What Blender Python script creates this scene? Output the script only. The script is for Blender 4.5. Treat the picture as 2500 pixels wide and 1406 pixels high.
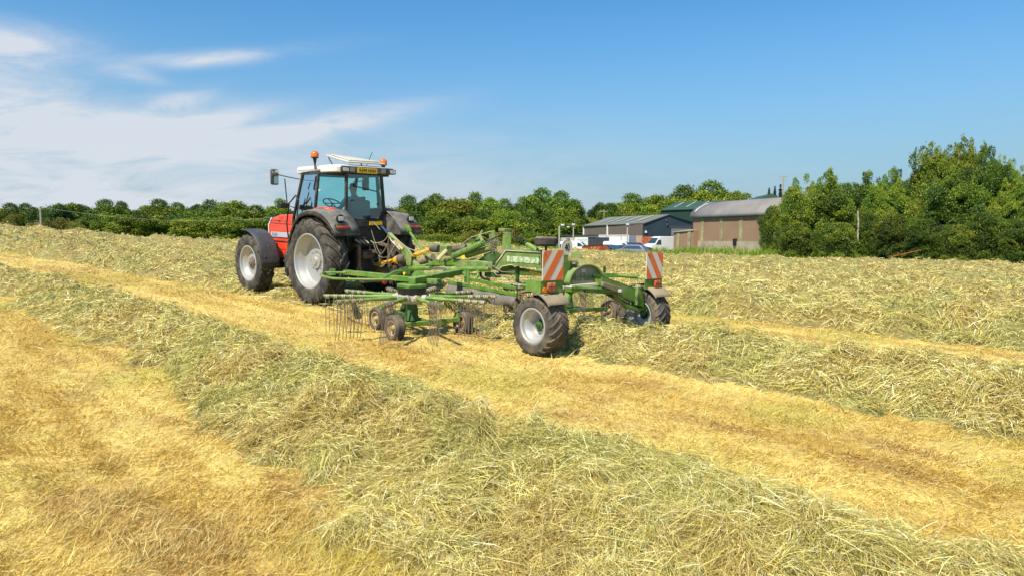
import bpy, bmesh, math, random
import numpy as np
from math import radians as RAD, sin, cos, pi, sqrt, atan2
from mathutils import Vector as V, Matrix, Euler
random.seed(7); rng = np.random.default_rng(11)
for o in list(bpy.data.objects): bpy.data.objects.remove(o)
S = bpy.context.scene; COL = S.collection
# ------------------------------------------------------------------ camera, sky, sun
F, YH, CH = 1667.0, 582.0, 1.82
PITCH = math.atan((YH-703)/F)
cam = bpy.data.cameras.new("camera"); co = bpy.data.objects.new("camera", cam); COL.objects.link(co)
cam.sensor_width = 36; cam.lens = 36*F/2500; cam.clip_end = 3000; cam.clip_start = .05
co.location = (0, 0, CH); co.rotation_euler = (pi/2+PITCH, 0, 0); S.camera = co
S.view_settings.view_transform = 'Standard'; S.view_settings.look = 'None'
S.view_settings.exposure = 0.5; S.view_settings.gamma = 1
SUNH = V((-.52, -.854)); ELEV = RAD(52)
sd = V((SUNH.x*cos(ELEV), SUNH.y*cos(ELEV), sin(ELEV)))
sl = bpy.data.lights.new("sun", 'SUN'); sl.energy = 5.0; sl.angle = RAD(.55); sl.color = (1, .94, .82)
so = bpy.data.objects.new("sun", sl); COL.objects.link(so); so.rotation_euler = (-sd).to_track_quat('-Z', 'Y').to_euler()
so.location = (0, 0, 30)
W = bpy.data.worlds.new("World"); S.world = W; W.use_nodes = True
def world():
    nt = W.node_tree; N = nt.nodes; L = nt.links; N.clear()
    out = N.new('ShaderNodeOutputWorld'); bg = N.new('ShaderNodeBackground'); L.new(bg.outputs[0], out.inputs[0])
    sky = N.new('ShaderNodeTexSky'); sky.sky_type = 'NISHITA'; sky.sun_disc = False
    sky.sun_elevation = ELEV; sky.sun_rotation = atan2(SUNH.x, SUNH.y); sky.altitude = 50
    sky.air_density = 1.25; sky.dust_density = .45; sky.ozone_density = 2.6
    bg.inputs['Strength'].default_value = .086
    tc = N.new('ShaderNodeTexCoord'); sp = N.new('ShaderNodeSeparateXYZ'); L.new(tc.outputs['Generated'], sp.inputs[0])
    def M(op, a, b=None, c=None):
        n = N.new('ShaderNodeMath'); n.operation = op
        for i, v in enumerate((a, b, c)):
            if v is None: continue
            if isinstance(v, (int, float)): n.inputs[i].default_value = v
            else: L.new(v, n.inputs[i])
        return n.outputs[0]
    X, Y, Z = sp.outputs
    yy = M('MAXIMUM', Y, .05)
    u = M('DIVIDE', X, yy); v = M('DIVIDE', Z, yy)
    cb = N.new('ShaderNodeCombineXYZ'); L.new(u, cb.inputs[0]); L.new(v, cb.inputs[1])
    mp = N.new('ShaderNodeMapping'); L.new(cb.outputs[0], mp.inputs[0]); mp.inputs['Rotation'].default_value = (0, 0, RAD(-14)); mp.inputs['Scale'].default_value = (3.6, 15, 1)
    n1 = N.new('ShaderNodeTexNoise'); L.new(mp.outputs[0], n1.inputs['Vector']); n1.inputs['Scale'].default_value = 1.3
    n1.inputs['Detail'].default_value = 9; n1.inputs['Roughness'].default_value = .64; n1.inputs['Distortion'].default_value = .5
    n2 = N.new('ShaderNodeTexNoise'); L.new(cb.outputs[0], n2.inputs['Vector']); n2.inputs['Scale'].default_value = 2.2; n2.inputs['Detail'].default_value = 5
    du = M('MULTIPLY', M('SUBTRACT', n2.outputs['Fac'], .5), .16)
    u2 = M('ADD', u, du); v2 = M('ADD', v, M('MULTIPLY', du, .35))
    def blob(px, py, sx, sy, rot, amp):
        cu, cv = (px-1250)/F, -(py-YH)/F
        a, b = M('SUBTRACT', u2, cu), M('SUBTRACT', v2, cv); c, s = cos(rot), sin(rot)
        p = M('ADD', M('MULTIPLY', a, c), M('MULTIPLY', b, s)); q = M('SUBTRACT', M('MULTIPLY', b, c), M('MULTIPLY', a, s))
        p = M('DIVIDE', p, sx/F); q = M('DIVIDE', q, sy/F)
        r2 = M('ADD', M('MULTIPLY', p, p), M('MULTIPLY', q, q))
        return M('MULTIPLY', M('EXPONENT', M('MULTIPLY', r2, -1)), amp)
    bl = [(560, 142, 200, 17, .08, 1.0), (50, 105, 150, 45, -.15, 1.0), (10, 225, 200, 110, 0, 1.1), (370, 190, 80, 18, -.15, .6), (465, 252, 105, 24, .2, 1.3),
          (470, 305, 200, 26, .18, 1.4), (770, 312, 230, 26, .16, 1.3), (280, 345, 420, 55, .05, 1.0), (150, 300, 220, 60, 0, .6), (300, 440, 900, 115, 0, .85), (0, 520, 1500, 110, 0, .6)]
    acc = None
    for b in bl:
        t = blob(*b); acc = t if acc is None else M('ADD', acc, t)
    nz = N.new('ShaderNodeMapRange'); L.new(n1.outputs['Fac'], nz.inputs['Value']); nz.inputs['From Min'].default_value = .3; nz.inputs['From Max'].default_value = .68
    nz.inputs['To Min'].default_value = .12; nz.inputs['To Max'].default_value = 1.25
    f = M('MULTIPLY', acc, nz.outputs[0]); f = M('MINIMUM', M('MULTIPLY', f, .92), .9)
    f = M('MULTIPLY', f, M('GREATER_THAN', Y, .05))
    mix = N.new('ShaderNodeMix'); mix.data_type = 'RGBA'; L.new(f, mix.inputs['Factor']); 
    hs = N.new('ShaderNodeHueSaturation'); hs.inputs['Saturation'].default_value = 1.05; hs.inputs['Value'].default_value = 1.0; L.new(sky.outputs[0], hs.inputs['Color'])
    
    tn = N.new('ShaderNodeMix'); tn.data_type = 'RGBA'; tn.blend_type = 'MULTIPLY'; tn.inputs['Factor'].default_value = 1; L.new(hs.outputs[0], tn.inputs['A']); tn.inputs['B'].default_value = (.50, .97, 1.25, 1)
    hz = N.new('ShaderNodeMapRange'); hz.interpolation_type = 'SMOOTHSTEP'; L.new(Z, hz.inputs['Value']); hz.inputs['From Min'].default_value = .34; hz.inputs['From Max'].default_value = -.05; hz.inputs['To Max'].default_value = .96
    m0 = N.new('ShaderNodeMix'); m0.data_type = 'RGBA'; L.new(hz.outputs[0], m0.inputs['Factor']); L.new(tn.outputs['Result'], m0.inputs['A']); m0.inputs['B'].default_value = (2.85, 3.75, 4.55, 1)
    L.new(m0.outputs['Result'], mix.inputs['A']); mix.inputs['B'].default_value = (5.9, 6.25, 6.8, 1)
    L.new(mix.outputs['Result'], bg.inputs['Color'])
world()
# ------------------------------------------------------------------ frames: a direction in the photo meets a chosen plane of a frame at its real distance
def ray(px, py):
    d = (px-1250)/F, 1.0, -(py-703)/F; c, s = cos(PITCH), sin(PITCH)
    return V((d[0], d[1]*c-d[2]*s, d[1]*s+d[2]*c))
def WP(px, py, depth):
    r = ray(px, py); r = r/r.y; return V((r.x*depth, depth, r.z*depth+CH))
class Frame:
    def __init__(s, o, yaw, pitch, roll):
        s.o = V(o); s.R = Matrix.Rotation(yaw, 3, 'Z') @ Matrix.Rotation(-pitch, 3, 'Y') @ Matrix.Rotation(roll, 3, 'X')
        s.M = Matrix.Translation(s.o) @ s.R.to_4x4()
    def p(s, px, py, x=None, y=None, z=None):
        ax, v = (0, x) if x is not None else (1, y) if y is not None else (2, z)
        r = s.R.transposed() @ ray(px, py); o = s.R.transposed() @ (V((0, 0, CH))-s.o)
        return o + r*((v-o[ax])/r[ax])
TF = Frame((-3.584, 15.287, -1.394+CH), 2.39, .036, -.02)
KF = Frame((1.2342, 10.2931, -1.635+CH), 2.30, .03, 0)
tp, kp = TF.p, KF.p
# ------------------------------------------------------------------ helpers
def fset(me, dom, name, arr, typ='FLOAT_COLOR'):
    a = me.attributes.new(name, typ, dom); a.data.foreach_set('color', np.ascontiguousarray(arr, dtype=np.float32).ravel())
def mesh_np(name, verts, faces, colors=None, mat=None, smooth=False):
    """verts (n,3); faces (m,k) all same k; colors per vertex (n,3)"""
    me = bpy.data.meshes.new(name); n = len(verts); m, k = faces.shape
    me.vertices.add(n); me.vertices.foreach_set('co', np.ascontiguousarray(verts, dtype=np.float32).ravel())
    me.loops.add(m*k); me.loops.foreach_set('vertex_index', np.ascontiguousarray(faces, dtype=np.int32).ravel())
    me.polygons.add(m); me.polygons.foreach_set('loop_start', np.arange(0, m*k, k, dtype=np.int32))
    me.polygons.foreach_set('loop_total', np.full(m, k, dtype=np.int32))
    me.update(calc_edges=True)
    me.polygons.foreach_set('use_smooth', np.full(m, bool(smooth)))
    if colors is not None:
        fset(me, 'POINT', 'col', np.concatenate([colors, np.ones((n, 1))], 1))
    if mat: me.materials.append(mat)
    return me
def tag(o, label=None, cat=None, group=None, kind=None):
    if label: o['label'] = label
    if cat: o['category'] = cat
    if group: o['group'] = group
    if kind: o['kind'] = kind
    return o
def link(name, me, parent=None):
    o = bpy.data.objects.new(name, me); COL.objects.link(o)
    if parent: o.parent = parent
    return o
def empty(name, frame=None, loc=(0, 0, 0), rz=0):
    o = bpy.data.objects.new(name, None); COL.objects.link(o); o.empty_display_size = .2
    if frame: o.matrix_world = frame.M
    else: o.location = loc; o.rotation_euler = (0, 0, rz)
    return o
class MB:
    def __init__(s): s.v = []; s.f = []
    def add(s, vs, fs):
        b = len(s.v); s.v += [V(p) for p in vs]; s.f += [tuple(b+i for i in f) for f in fs]; return s
    def box(s, c, d, R=None):
        c = V(c); R = R or Matrix.Identity(3); x, y, z = (e/2 for e in d)
        vs = [c+R@V((i*x, j*y, k*z)) for i in (-1, 1) for j in (-1, 1) for k in (-1, 1)]
        return s.add(vs, [(0, 1, 3, 2), (4, 6, 7, 5), (0, 4, 5, 1), (2, 3, 7, 6), (0, 2, 6, 4), (1, 5, 7, 3)])
    def beam(s, p, q, w, h, up=(0, 0, 1), w2=None, h2=None):
        p, q = V(p), V(q); d = (q-p).normalized(); sd_ = d.cross(V(up)).normalized(); u = sd_.cross(d)
        vs = []
        for P, a, b in ((p, w, h), (q, w2 or w, h2 or h)):
            vs += [P+sd_*(i*a/2)+u*(j*b/2) for i, j in ((-1, -1), (1, -1), (1, 1), (-1, 1))]
        return s.add(vs, [(3, 2, 1, 0), (4, 5, 6, 7), (0, 1, 5, 4), (1, 2, 6, 5), (2, 3, 7, 6), (3, 0, 4, 7)])
    def tube(s, pts, r, n=8, cap=True):
        pts = [V(p) for p in pts]; rs = r if isinstance(r, (list, tuple)) else [r]*len(pts); rings = []; prev = None
        for i, p in enumerate(pts):
            a = pts[max(0, i-1)]; b = pts[min(len(pts)-1, i+1)]; d = (b-a).normalized()
            if prev is None:
                t = V((0, 0, 1)) if abs(d.z) < .9 else V((1, 0, 0)); e = d.cross(t).normalized()
            else: e = (prev-d*prev.dot(d)).normalized()
            prev = e; g = d.cross(e)
            rings.append([p+(e*cos(2*pi*k/n)+g*sin(2*pi*k/n))*rs[i] for k in range(n)])
        vs = [v for R_ in rings for v in R_]; fs = []
        for i in range(len(pts)-1):
            for k in range(n): fs.append((i*n+k, i*n+(k+1) % n, (i+1)*n+(k+1) % n, (i+1)*n+k))
        if cap: fs += [tuple(range(n))[::-1], tuple((len(pts)-1)*n+k for k in range(n))]
        return s.add(vs, fs)
    def lathe(s, prof, c=(0, 0, 0), n=24, R=None):
        """profile (y, r) turned about local y"""
        c = V(c); R = R or Matrix.Identity(3); m = len(prof); vs = []
        for k in range(n):
            a = 2*pi*k/n
            for y, r in prof: vs.append(c+R@V((r*cos(a), y, r*sin(a))))
        fs = [(k*m+i, k*m+i+1, ((k+1) % n)*m+i+1, ((k+1) % n)*m+i) for k in range(n) for i in range(m-1)]
        return s.add(vs, fs)
    def prism(s, poly, d):
        """poly: list of 3D points, extruded by vector d"""
        d = V(d); n = len(poly); vs = [V(p) for p in poly]+[V(p)+d for p in poly]
        return s.add(vs, [tuple(range(n))[::-1], tuple(range(n, 2*n))]+[(i, (i+1) % n, n+(i+1) % n, n+i) for i in range(n)])
    def strip(s, rows, thick=None):
        """grid of points rows[i][j]"""
        m = len(rows[0]); vs = [p for r in rows for p in r]
        return s.add(vs, [(i*m+j, i*m+j+1, (i+1)*m+j+1, (i+1)*m+j) for i in range(len(rows)-1) for j in range(m-1)])
    def build(s, name, mat, parent=None, bevel=0, smooth=True, solid=0, angle=35):
        me = bpy.data.meshes.new(name); me.from_pydata([tuple(v) for v in s.v], [], s.f); me.materials.append(mat)
        bm = bmesh.new(); bm.from_mesh(me); bmesh.ops.recalc_face_normals(bm, faces=bm.faces); bm.to_mesh(me); bm.free()
        if smooth:
            me.polygons.foreach_set('use_smooth', [True]*len(me.polygons)); me.set_sharp_from_angle(angle=RAD(angle))
        o = link(name, me, parent)
        if solid: m = o.modifiers.new('solid', 'SOLIDIFY'); m.thickness = solid; m.offset = 0
        if bevel: m = o.modifiers.new('bevel', 'BEVEL'); m.width = bevel; m.segments = 2; m.limit_method = 'ANGLE'; m.angle_limit = RAD(40)
        return o
def copy_tree(o, parent=None):
    c = o.copy(); COL.objects.link(c)
    if parent: c.parent = parent
    for ch in list(o.children): copy_tree(ch, c)
    return c
def clip_poly(poly, n, c):
    out = []
    for i in range(len(poly)):
        a, b = poly[i], poly[(i+1) % len(poly)]; da, db = a[0]*n[0]+a[1]*n[1]-c, b[0]*n[0]+b[1]*n[1]-c
        if da >= 0: out.append(a)
        if (da >= 0) != (db >= 0): t = da/(da-db); out.append((a[0]+(b[0]-a[0])*t, a[1]+(b[1]-a[1])*t))
    return out
def text_mesh(name, txt, height, mat, origin, ux, uz, parent, ext=.0015, width=None, align='CENTER'):
    cu = bpy.data.curves.new(name, 'FONT'); cu.body = txt; cu.align_x = align; cu.align_y = 'CENTER'; cu.size = 1; cu.extrude = 0; cu.offset = .018; cu.resolution_u = 3
    t = bpy.data.objects.new(name, cu); COL.objects.link(t); bpy.context.view_layer.update()
    me = bpy.data.meshes.new_from_object(t.evaluated_get(bpy.context.evaluated_depsgraph_get())); bpy.data.objects.remove(t)
    xs = [v.co.x for v in me.vertices]; ys = [v.co.y for v in me.vertices]; h0 = max(ys)-min(ys); w0 = max(xs)-min(xs)
    sy = height/h0; sx = (width/w0) if width else sy; ux, uz, origin = V(ux).normalized(), V(uz).normalized(), V(origin)
    cx, cy = (max(xs)+min(xs))/2, (max(ys)+min(ys))/2
    for v in me.vertices: v.co = origin+ux*(v.co.x-cx)*sx+uz*(v.co.y-cy)*sy
    me.materials.clear(); me.materials.append(mat); return link(name, me, parent)
# ------------------------------------------------------------------ materials
def mat(name, col, rough=.5, metal=0, bump=0, bscale=30, var=0, vscale=6, dirt=None, dirt_amt=0, trans=0, spec=.5, coat=0, emit=None, attr=False, hue=0, stripe=None):
    m = bpy.data.materials.new(name); m.use_nodes = True; nt = m.node_tree; N = nt.nodes; L = nt.links
    p = N['Principled BSDF']; p.inputs['Roughness'].default_value = rough; p.inputs['Metallic'].default_value = metal
    p.inputs['Specular IOR Level'].default_value = spec; p.inputs['Coat Weight'].default_value = coat
    tc = N.new('ShaderNodeTexCoord')
    if attr:
        a = N.new('ShaderNodeAttribute'); a.attribute_name = 'col'; c = a.outputs['Color']
    else:
        r = N.new('ShaderNodeRGB'); r.outputs[0].default_value = (*col, 1); c = r.outputs[0]
    if hue:
        oi = N.new('ShaderNodeObjectInfo'); h = N.new('ShaderNodeHueSaturation')
        mr = N.new('ShaderNodeMapRange'); L.new(oi.outputs['Random'], mr.inputs[0]); mr.inputs['To Min'].default_value = .5-hue; mr.inputs['To Max'].default_value = .5+hue
        m2 = N.new('ShaderNodeMath'); m2.operation = 'FRACT'; m3 = N.new('ShaderNodeMath'); m3.operation = 'MULTIPLY'; m3.inputs[1].default_value = 7.13; L.new(oi.outputs['Random'], m3.inputs[0]); L.new(m3.outputs[0], m2.inputs[0])
        mr2 = N.new('ShaderNodeMapRange'); L.new(m2.outputs[0], mr2.inputs[0]); mr2.inputs['To Min'].default_value = .72; mr2.inputs['To Max'].default_value = 1.3
        L.new(mr.outputs[0], h.inputs['Hue']); L.new(mr2.outputs[0], h.inputs['Value']); L.new(c, h.inputs['Color']); c = h.outputs[0]
    if var:
        n = N.new('ShaderNodeTexNoise'); n.inputs['Scale'].default_value = vscale; n.inputs['Detail'].default_value = 5; L.new(tc.outputs['Object'], n.inputs['Vector'])
        mr = N.new('ShaderNodeMapRange'); L.new(n.outputs['Fac'], mr.inputs[0]); mr.inputs['From Min'].default_value = .3; mr.inputs['From Max'].default_value = .7
        mr.inputs['To Min'].default_value = 1-var; mr.inputs['To Max'].default_value = 1+var
        h = N.new('ShaderNodeHueSaturation'); L.new(mr.outputs[0], h.inputs['Value']); L.new(c, h.inputs['Color']); c = h.outputs[0]
    if dirt_amt:
        n = N.new('ShaderNodeTexNoise'); n.inputs['Scale'].default_value = 4.5; n.inputs['Detail'].default_value = 8; n.inputs['Roughness'].default_value = .65; L.new(tc.outputs['Object'], n.inputs['Vector'])
        geo = N.new('ShaderNodeNewGeometry'); sx = N.new('ShaderNodeSeparateXYZ'); L.new(geo.outputs['Normal'], sx.inputs[0])
        # dust settles on faces that look up
        ma = N.new('ShaderNodeMath'); ma.operation = 'MULTIPLY_ADD'; L.new(sx.outputs[2], ma.inputs[0]); ma.inputs[1].default_value = .16; L.new(n.outputs['Fac'], ma.inputs[2])
        mr = N.new('ShaderNodeMapRange'); L.new(ma.outputs[0], mr.inputs[0]); mr.inputs['From Min'].default_value = .42; mr.inputs['From Max'].default_value = .78; mr.inputs['To Max'].default_value = dirt_amt
        mx = N.new('ShaderNodeMix'); mx.data_type = 'RGBA'; L.new(mr.outputs[0], mx.inputs['Factor']); L.new(c, mx.inputs['A']); mx.inputs['B'].default_value = (*dirt, 1); c = mx.outputs['Result']
        ra = N.new('ShaderNodeMath'); ra.operation = 'MULTIPLY_ADD'; L.new(mr.outputs[0], ra.inputs[0]); ra.inputs[1].default_value = .5; ra.inputs[2].default_value = rough; ra.use_clamp = True; L.new(ra.outputs[0], p.inputs['Roughness'])
    if stripe:
        w = N.new('ShaderNodeTexWave'); w.wave_type = 'BANDS'; w.bands_direction = stripe[0]; w.inputs['Scale'].default_value = stripe[1]; L.new(tc.outputs['Object'], w.inputs['Vector'])
        b = N.new('ShaderNodeBump'); b.inputs['Strength'].default_value = stripe[2]; b.inputs['Distance'].default_value = .04; L.new(w.outputs['Fac'], b.inputs['Height']); L.new(b.outputs[0], p.inputs['Normal'])
    if bump:
        n = N.new('ShaderNodeTexNoise'); n.inputs['Scale'].default_value = bscale; n.inputs['Detail'].default_value = 6; L.new(tc.outputs['Object'], n.inputs['Vector'])
        b = N.new('ShaderNodeBump'); b.inputs['Strength'].default_value = bump; b.inputs['Distance'].default_value = .02; L.new(n.outputs['Fac'], b.inputs['Height']); L.new(b.outputs[0], p.inputs['Normal'])
    L.new(c, p.inputs['Base Color'])
    if trans:
        tr = N.new('ShaderNodeBsdfTranslucent'); L.new(c, tr.inputs['Color']); ms = N.new('ShaderNodeMixShader'); ms.inputs[0].default_value = trans
        L.new(p.outputs[0], ms.inputs[1]); L.new(tr.outputs[0], ms.inputs[2]); L.new(ms.outputs[0], N['Material Output'].inputs[0])
    return m
def glass_mat(name, tint, refl=.12):
    m = bpy.data.materials.new(name); m.use_nodes = True; nt = m.node_tree; N = nt.nodes; L = nt.links; N.remove(N['Principled BSDF'])
    t = N.new('ShaderNodeBsdfTransparent'); t.inputs[0].default_value = (*tint, 1); g = N.new('ShaderNodeBsdfGlossy'); g.inputs['Roughness'].default_value = .03
    fr = N.new('ShaderNodeFresnel'); fr.inputs[0].default_value = 1.5; ma = N.new('ShaderNodeMath'); ma.operation = 'ADD'; ma.inputs[1].default_value = refl-.04; L.new(fr.outputs[0], ma.inputs[0])
    ms = N.new('ShaderNodeMixShader'); L.new(ma.outputs[0], ms.inputs[0]); L.new(t.outputs[0], ms.inputs[1]); L.new(g.outputs[0], ms.inputs[2]); L.new(ms.outputs[0], N['Material Output'].inputs[0])
    return m
DUST = (.36, .28, .16)
M_ = dict(
 hay=mat('hay_strands', (1, 1, 1), .65, attr=True, trans=.12, spec=.3),
 stub=mat('stubble_strands', (1, 1, 1), .6, attr=True, trans=.2, spec=.3),
 haybase=mat('hay_mat', (.27, .215, .085), .9, attr=True, bump=1.0, bscale=26, var=.35, vscale=14),
 ground=mat('stubble_ground', (.40, .26, .07), .9, attr=True, bump=1.0, bscale=38, var=.3, vscale=22),
 green=mat('green_paint', (.07, .18, .010), .38, dirt=(.34, .38, .13), dirt_amt=.6, coat=.2),
 dgreen=mat('dark_green_paint', (.02, .085, .012), .45, dirt=(.25, .25, .1), dirt_amt=.4),
 olive=mat('dusty_green_paint', (.11, .19, .03), .6, dirt=(.42, .37, .18), dirt_amt=.65),
 rubber=mat('tyre_rubber', (.022, .021, .02), .78, dirt=(.22, .18, .13), dirt_amt=.75, bump=.3, bscale=60),
 rubberd=mat('dusty_tyre_rubber', (.05, .045, .038), .85, dirt=(.25, .19, .12), dirt_amt=.85, bump=.3, bscale=60),
 rim=mat('silver_rim', (.40, .40, .39), .38, metal=.35, dirt=(.3, .26, .19), dirt_amt=.45),
 rimtan=mat('dusty_tan_rim', (.42, .31, .15), .7, dirt=(.25, .19, .1), dirt_amt=.7),
 black=mat('black_plastic', (.015, .015, .016), .5, dirt=DUST, dirt_amt=.25),
 blackd=mat('dark_machinery', (.02, .019, .018), .7, dirt=(.14, .1, .06), dirt_amt=.7),
 grime=mat('grimy_steel', (.11, .075, .05), .7, dirt=(.3, .2, .12), dirt_amt=.7),
 fender=mat('dusty_black_fender', (.045, .043, .04), .6, dirt=(.24, .215, .17), dirt_amt=.85),
 fenderf=mat('grey_front_fender', (.035, .035, .04), .45, dirt=(.1, .1, .1), dirt_amt=.5),
 fendert=mat('tan_dusty_fender', (.19, .15, .095), .85, dirt=(.36, .28, .17), dirt_amt=.9),
 red=mat('red_paint', (.72, .045, .010), .38, coat=.4, var=.08, dirt=(.45, .16, .08), dirt_amt=.3),
 white=mat('white_paint', (.68, .67, .63), .4, coat=.2, var=.05, dirt=(.45, .4, .3), dirt_amt=.25),
 cream=mat('cream_lid', (.56, .52, .42), .55, var=.07, dirt=(.4, .35, .25), dirt_amt=.35),
 stripe=mat('grey_decal', (.42, .44, .47), .4),
 decalt=mat('dark_grey_lettering', (.13, .14, .17), .5),
 yplate=mat('yellow_plate', (.78, .46, .012), .45),
 ink=mat('black_ink', (.01, .01, .01), .5),
 glass=glass_mat('tinted_glass', (.58, .92, .90)),
 mirror=mat('mirror_glass', (.55, .6, .5), .05, metal=1),
 amber=mat('amber_lens', (.95, .22, .005), .15, coat=1, trans=.3),
 redlens=mat('red_lens', (.7, .03, .008), .2, coat=1),
 lampglass=mat('lamp_lens', (.55, .55, .5), .2, coat=.6),
 redor=mat('rust_red_lens', (.36, .075, .025), .45, dirt=(.4, .2, .1), dirt_amt=.6),
 pto=mat('yellow_guard', (.80, .42, .02), .5, dirt=(.4, .3, .1), dirt_amt=.35),
 ptod=mat('dusty_yellow_guard', (.55, .44, .2), .7, dirt=(.4, .34, .2), dirt_amt=.7),
 bell=mat('dusty_black_bell', (.075, .065, .052), .8, dirt=(.3, .24, .16), dirt_amt=.7),
 chrome=mat('chrome_rod', (.55, .68, .8), .15, metal=1),
 hose=mat('dusty_hose', (.13, .12, .09), .6, dirt=(.35, .32, .2), dirt_amt=.6),
 hosel=mat('pale_hose', (.38, .33, .2), .6),
 sleeve=mat('pale_tine_sleeve', (.50, .42, .30), .8, var=.2),
 steel=mat('grey_steel', (.32, .31, .29), .45, metal=.6, dirt=DUST, dirt_amt=.4),
 hub=mat('pale_hub_casting', (.45, .42, .36), .6, dirt=DUST, dirt_amt=.5),
 tine=mat('worn_tine_steel', (.22, .17, .13), .5, metal=.4),
 bwhite=mat('board_white', (.62, .58, .49), .55, dirt=(.36, .3, .2), dirt_amt=.35),
 bred=mat('board_orange_red', (.72, .13, .022), .5, dirt=(.42, .25, .12), dirt_amt=.3),
 sign=mat('sign_cream', (.60, .56, .42), .6, var=.05),
 archp=mat('grey_brown_panel', (.24, .225, .18), .6, dirt=DUST, dirt_amt=.4),
 atext=mat('green_lettering', (.085, .16, .03), .6), ptext=mat('pale_green_lettering', (.22, .33, .13), .6), pband=mat('pale_decal_band', (.48, .52, .33), .6),
 canvas=mat('grey_canvas', (.15, .13, .105), .85, var=.15),
 skin=mat('skin', (.50, .27, .18), .6), shirt=mat('grey_shirt', (.30, .32, .33), .85), trousers=mat('dark_trousers', (.05, .06, .09), .9), hair=mat('brown_hair', (.06, .04, .025), .8),
 seat=mat('grey_seat', (.20, .18, .16), .9), yellowp=mat('yellow_paint', (.85, .55, .02), .5),
)
# ------------------------------------------------------------------ terrain
HD = np.array([-sin(.76), cos(.76)]); RD = np.array([HD[1], -HD[0]])
KO = np.array([1.2342, 10.2931])
_ux = np.array([-3, -1.2, -.75, -.57, -.41, -.12, .10, .27, .50, .75, 1.2, 3])
_py = np.array([535, 540, 553, 579, 591, 600, 615, 628, 639, 652, 660, 665.])
_de = np.array([30, 42, 50, 52, 55, 62, 66, 60, 47, 40, 34, 20.])
_zf = np.array([-.8, -.8, -.6, -.7, -.9, -1.5, -2.2, -2.3, -2.3, -2.3, -2.4, -2.4])
def sstep(a, b, x):
    t = np.clip((x-a)/(b-a), 0, 1); return t*t*(3-2*t)
def edge_depth(u): return np.interp(u, _ux, _de)
def terrain(x, y):
    x = np.asarray(x, float); y = np.asarray(y, float); d = np.maximum(y, .5); u = np.clip(x/d, -3, 3)
    plane = lambda a, b: -1.635+.03*((a-KO[0])*HD[0]+(b-KO[1])*HD[1])
    de = edge_depth(u); ze = (YH-np.interp(u, _ux, _py))/F*de-.16
    s = sstep(14, 1, 0) if False else np.clip((d-14)/(de-14), 0, 1)**1.7
    dc = np.minimum(d, de); z = plane(u*dc*np.where(y > .5, 1, 0)+x*np.where(y > .5, 0, 1), np.where(y > .5, dc, y))+s*(ze-plane(u*de, de))
    far = sstep(0, 32, y-de); z = z*(1-far)+np.interp(u, _ux, _zf)*far
    return z+CH
def tz(x, y): return float(terrain(x, y))
# value noise
_LAT = rng.random((256, 256))
def vn(x, y):
    xi = np.floor(x).astype(int); yi = np.floor(y).astype(int); fx = x-xi; fy = y-yi; fx = fx*fx*(3-2*fx); fy = fy*fy*(3-2*fy)
    a = _LAT[xi & 255, yi & 255]; b = _LAT[(xi+1) & 255, yi & 255]; c = _LAT[xi & 255, (yi+1) & 255]; e = _LAT[(xi+1) & 255, (yi+1) & 255]
    return (a*(1-fx)+b*fx)*(1-fy)+(c*(1-fx)+e*fx)*fy
def fbm(x, y, o=4, g=.5):
    r = 0; a = 1; t = 0
    for i in range(o): r = r+a*vn(x+17.3*i, y+9.1*i); t += a; a *= g; x = x*2.03; y = y*2.03
    return r/t
def st(x, y):
    t = x*HD[0]+y*HD[1]; s = x*RD[0]+y*RD[1]
    s = s+np.where(t > 10, .0033*np.minimum(t-10, 40)**2, 0)
    return s, t
def bumpf(s, a, b, m):   # asymmetric mound between a and b with crest m
    up = sstep(a, m, s); dn = 1-sstep(m, b, s); return np.where(s < m, up, dn)
def lumps(s, t, k=1.0):
    q = (fbm(s*1.6*k+70, t*1.6*k+30, 2)-.5)*.9; s = s+q; t = t-q*.7
    n = fbm(s*2.0*k+3, t*1.5*k+7, 2, .5); a = np.abs(2*vn(s*3.3*k+40, t*2.6*k+11)-1); b = np.abs(2*vn(s*7.3*k+4, t*6.3*k+61)-1); n3 = fbm(s*13*k, t*12*k, 2)
    pit = np.clip(fbm(s*4.3*k+33, t*3.9*k+71, 2)*3.2-1.9, 0, 1)
    return np.clip(1.25*n-.12, 0, 1)*.48+.30*np.sqrt(a)*(.4+.6*n)+.24*np.sqrt(b)+.13*n3-.36*pit+.07
def h_near(x, y):
    s, t = st(x, y); w = (fbm(t*.35+5, s*0+2, 3)-.5)*.9; w2 = (fbm(t*.9+50, s*0+8, 2)-.5)*.5
    w3 = (fbm(x*3.1+9, y*3.1+4, 3)-.5)*.75; b = bumpf(s, 2.1+w+w2+w3, 4.35-w*.5+w3, 3.2+w*.4)
    return b**.8*(.03+.46*lumps(s, t))-.02
def h_mid(x, y):
    s, t = st(x, y); w = (fbm(t*.5+25, s*0+12, 3)-.5)*.7
    w3 = (fbm(x*3.1+29, y*3.1+14, 3)-.5)*.6; b = bumpf(s, 7.05+w+w3, 9.95-w*.5+w3, 8.3+w*.3)*(1-sstep(8.3, 9.6, t+.0*s))
    return b**.75*(.06+.50*lumps(s, t))*(1-.42*sstep(5.0, 6.4, t)*sstep(7.4, 8.6, s))-.02
def h_spread(x, y):
    s, t = st(x, y); w = (fbm(t*.4+75, s*.3+32, 3)-.5)*1.1
    lim = 12.75+(6.65-12.75)*sstep(9.2, 11.6, t)
    lim = lim+w*.5+(fbm(x*2.2+29, y*2.2+14, 3)-.5)*.7
    b = sstep(0, .75, s-lim)
    row = fbm(s*.75+9, t*.10+4, 3)
    field = 1-sstep(-1.5, .4, y-edge_depth(np.clip(x/np.maximum(y, 1), -3, 3)))
    return b*field*(.03+.62*lumps(s, t, .8)*np.clip(row*2.2-.45, .15, 1.1))-.02
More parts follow.
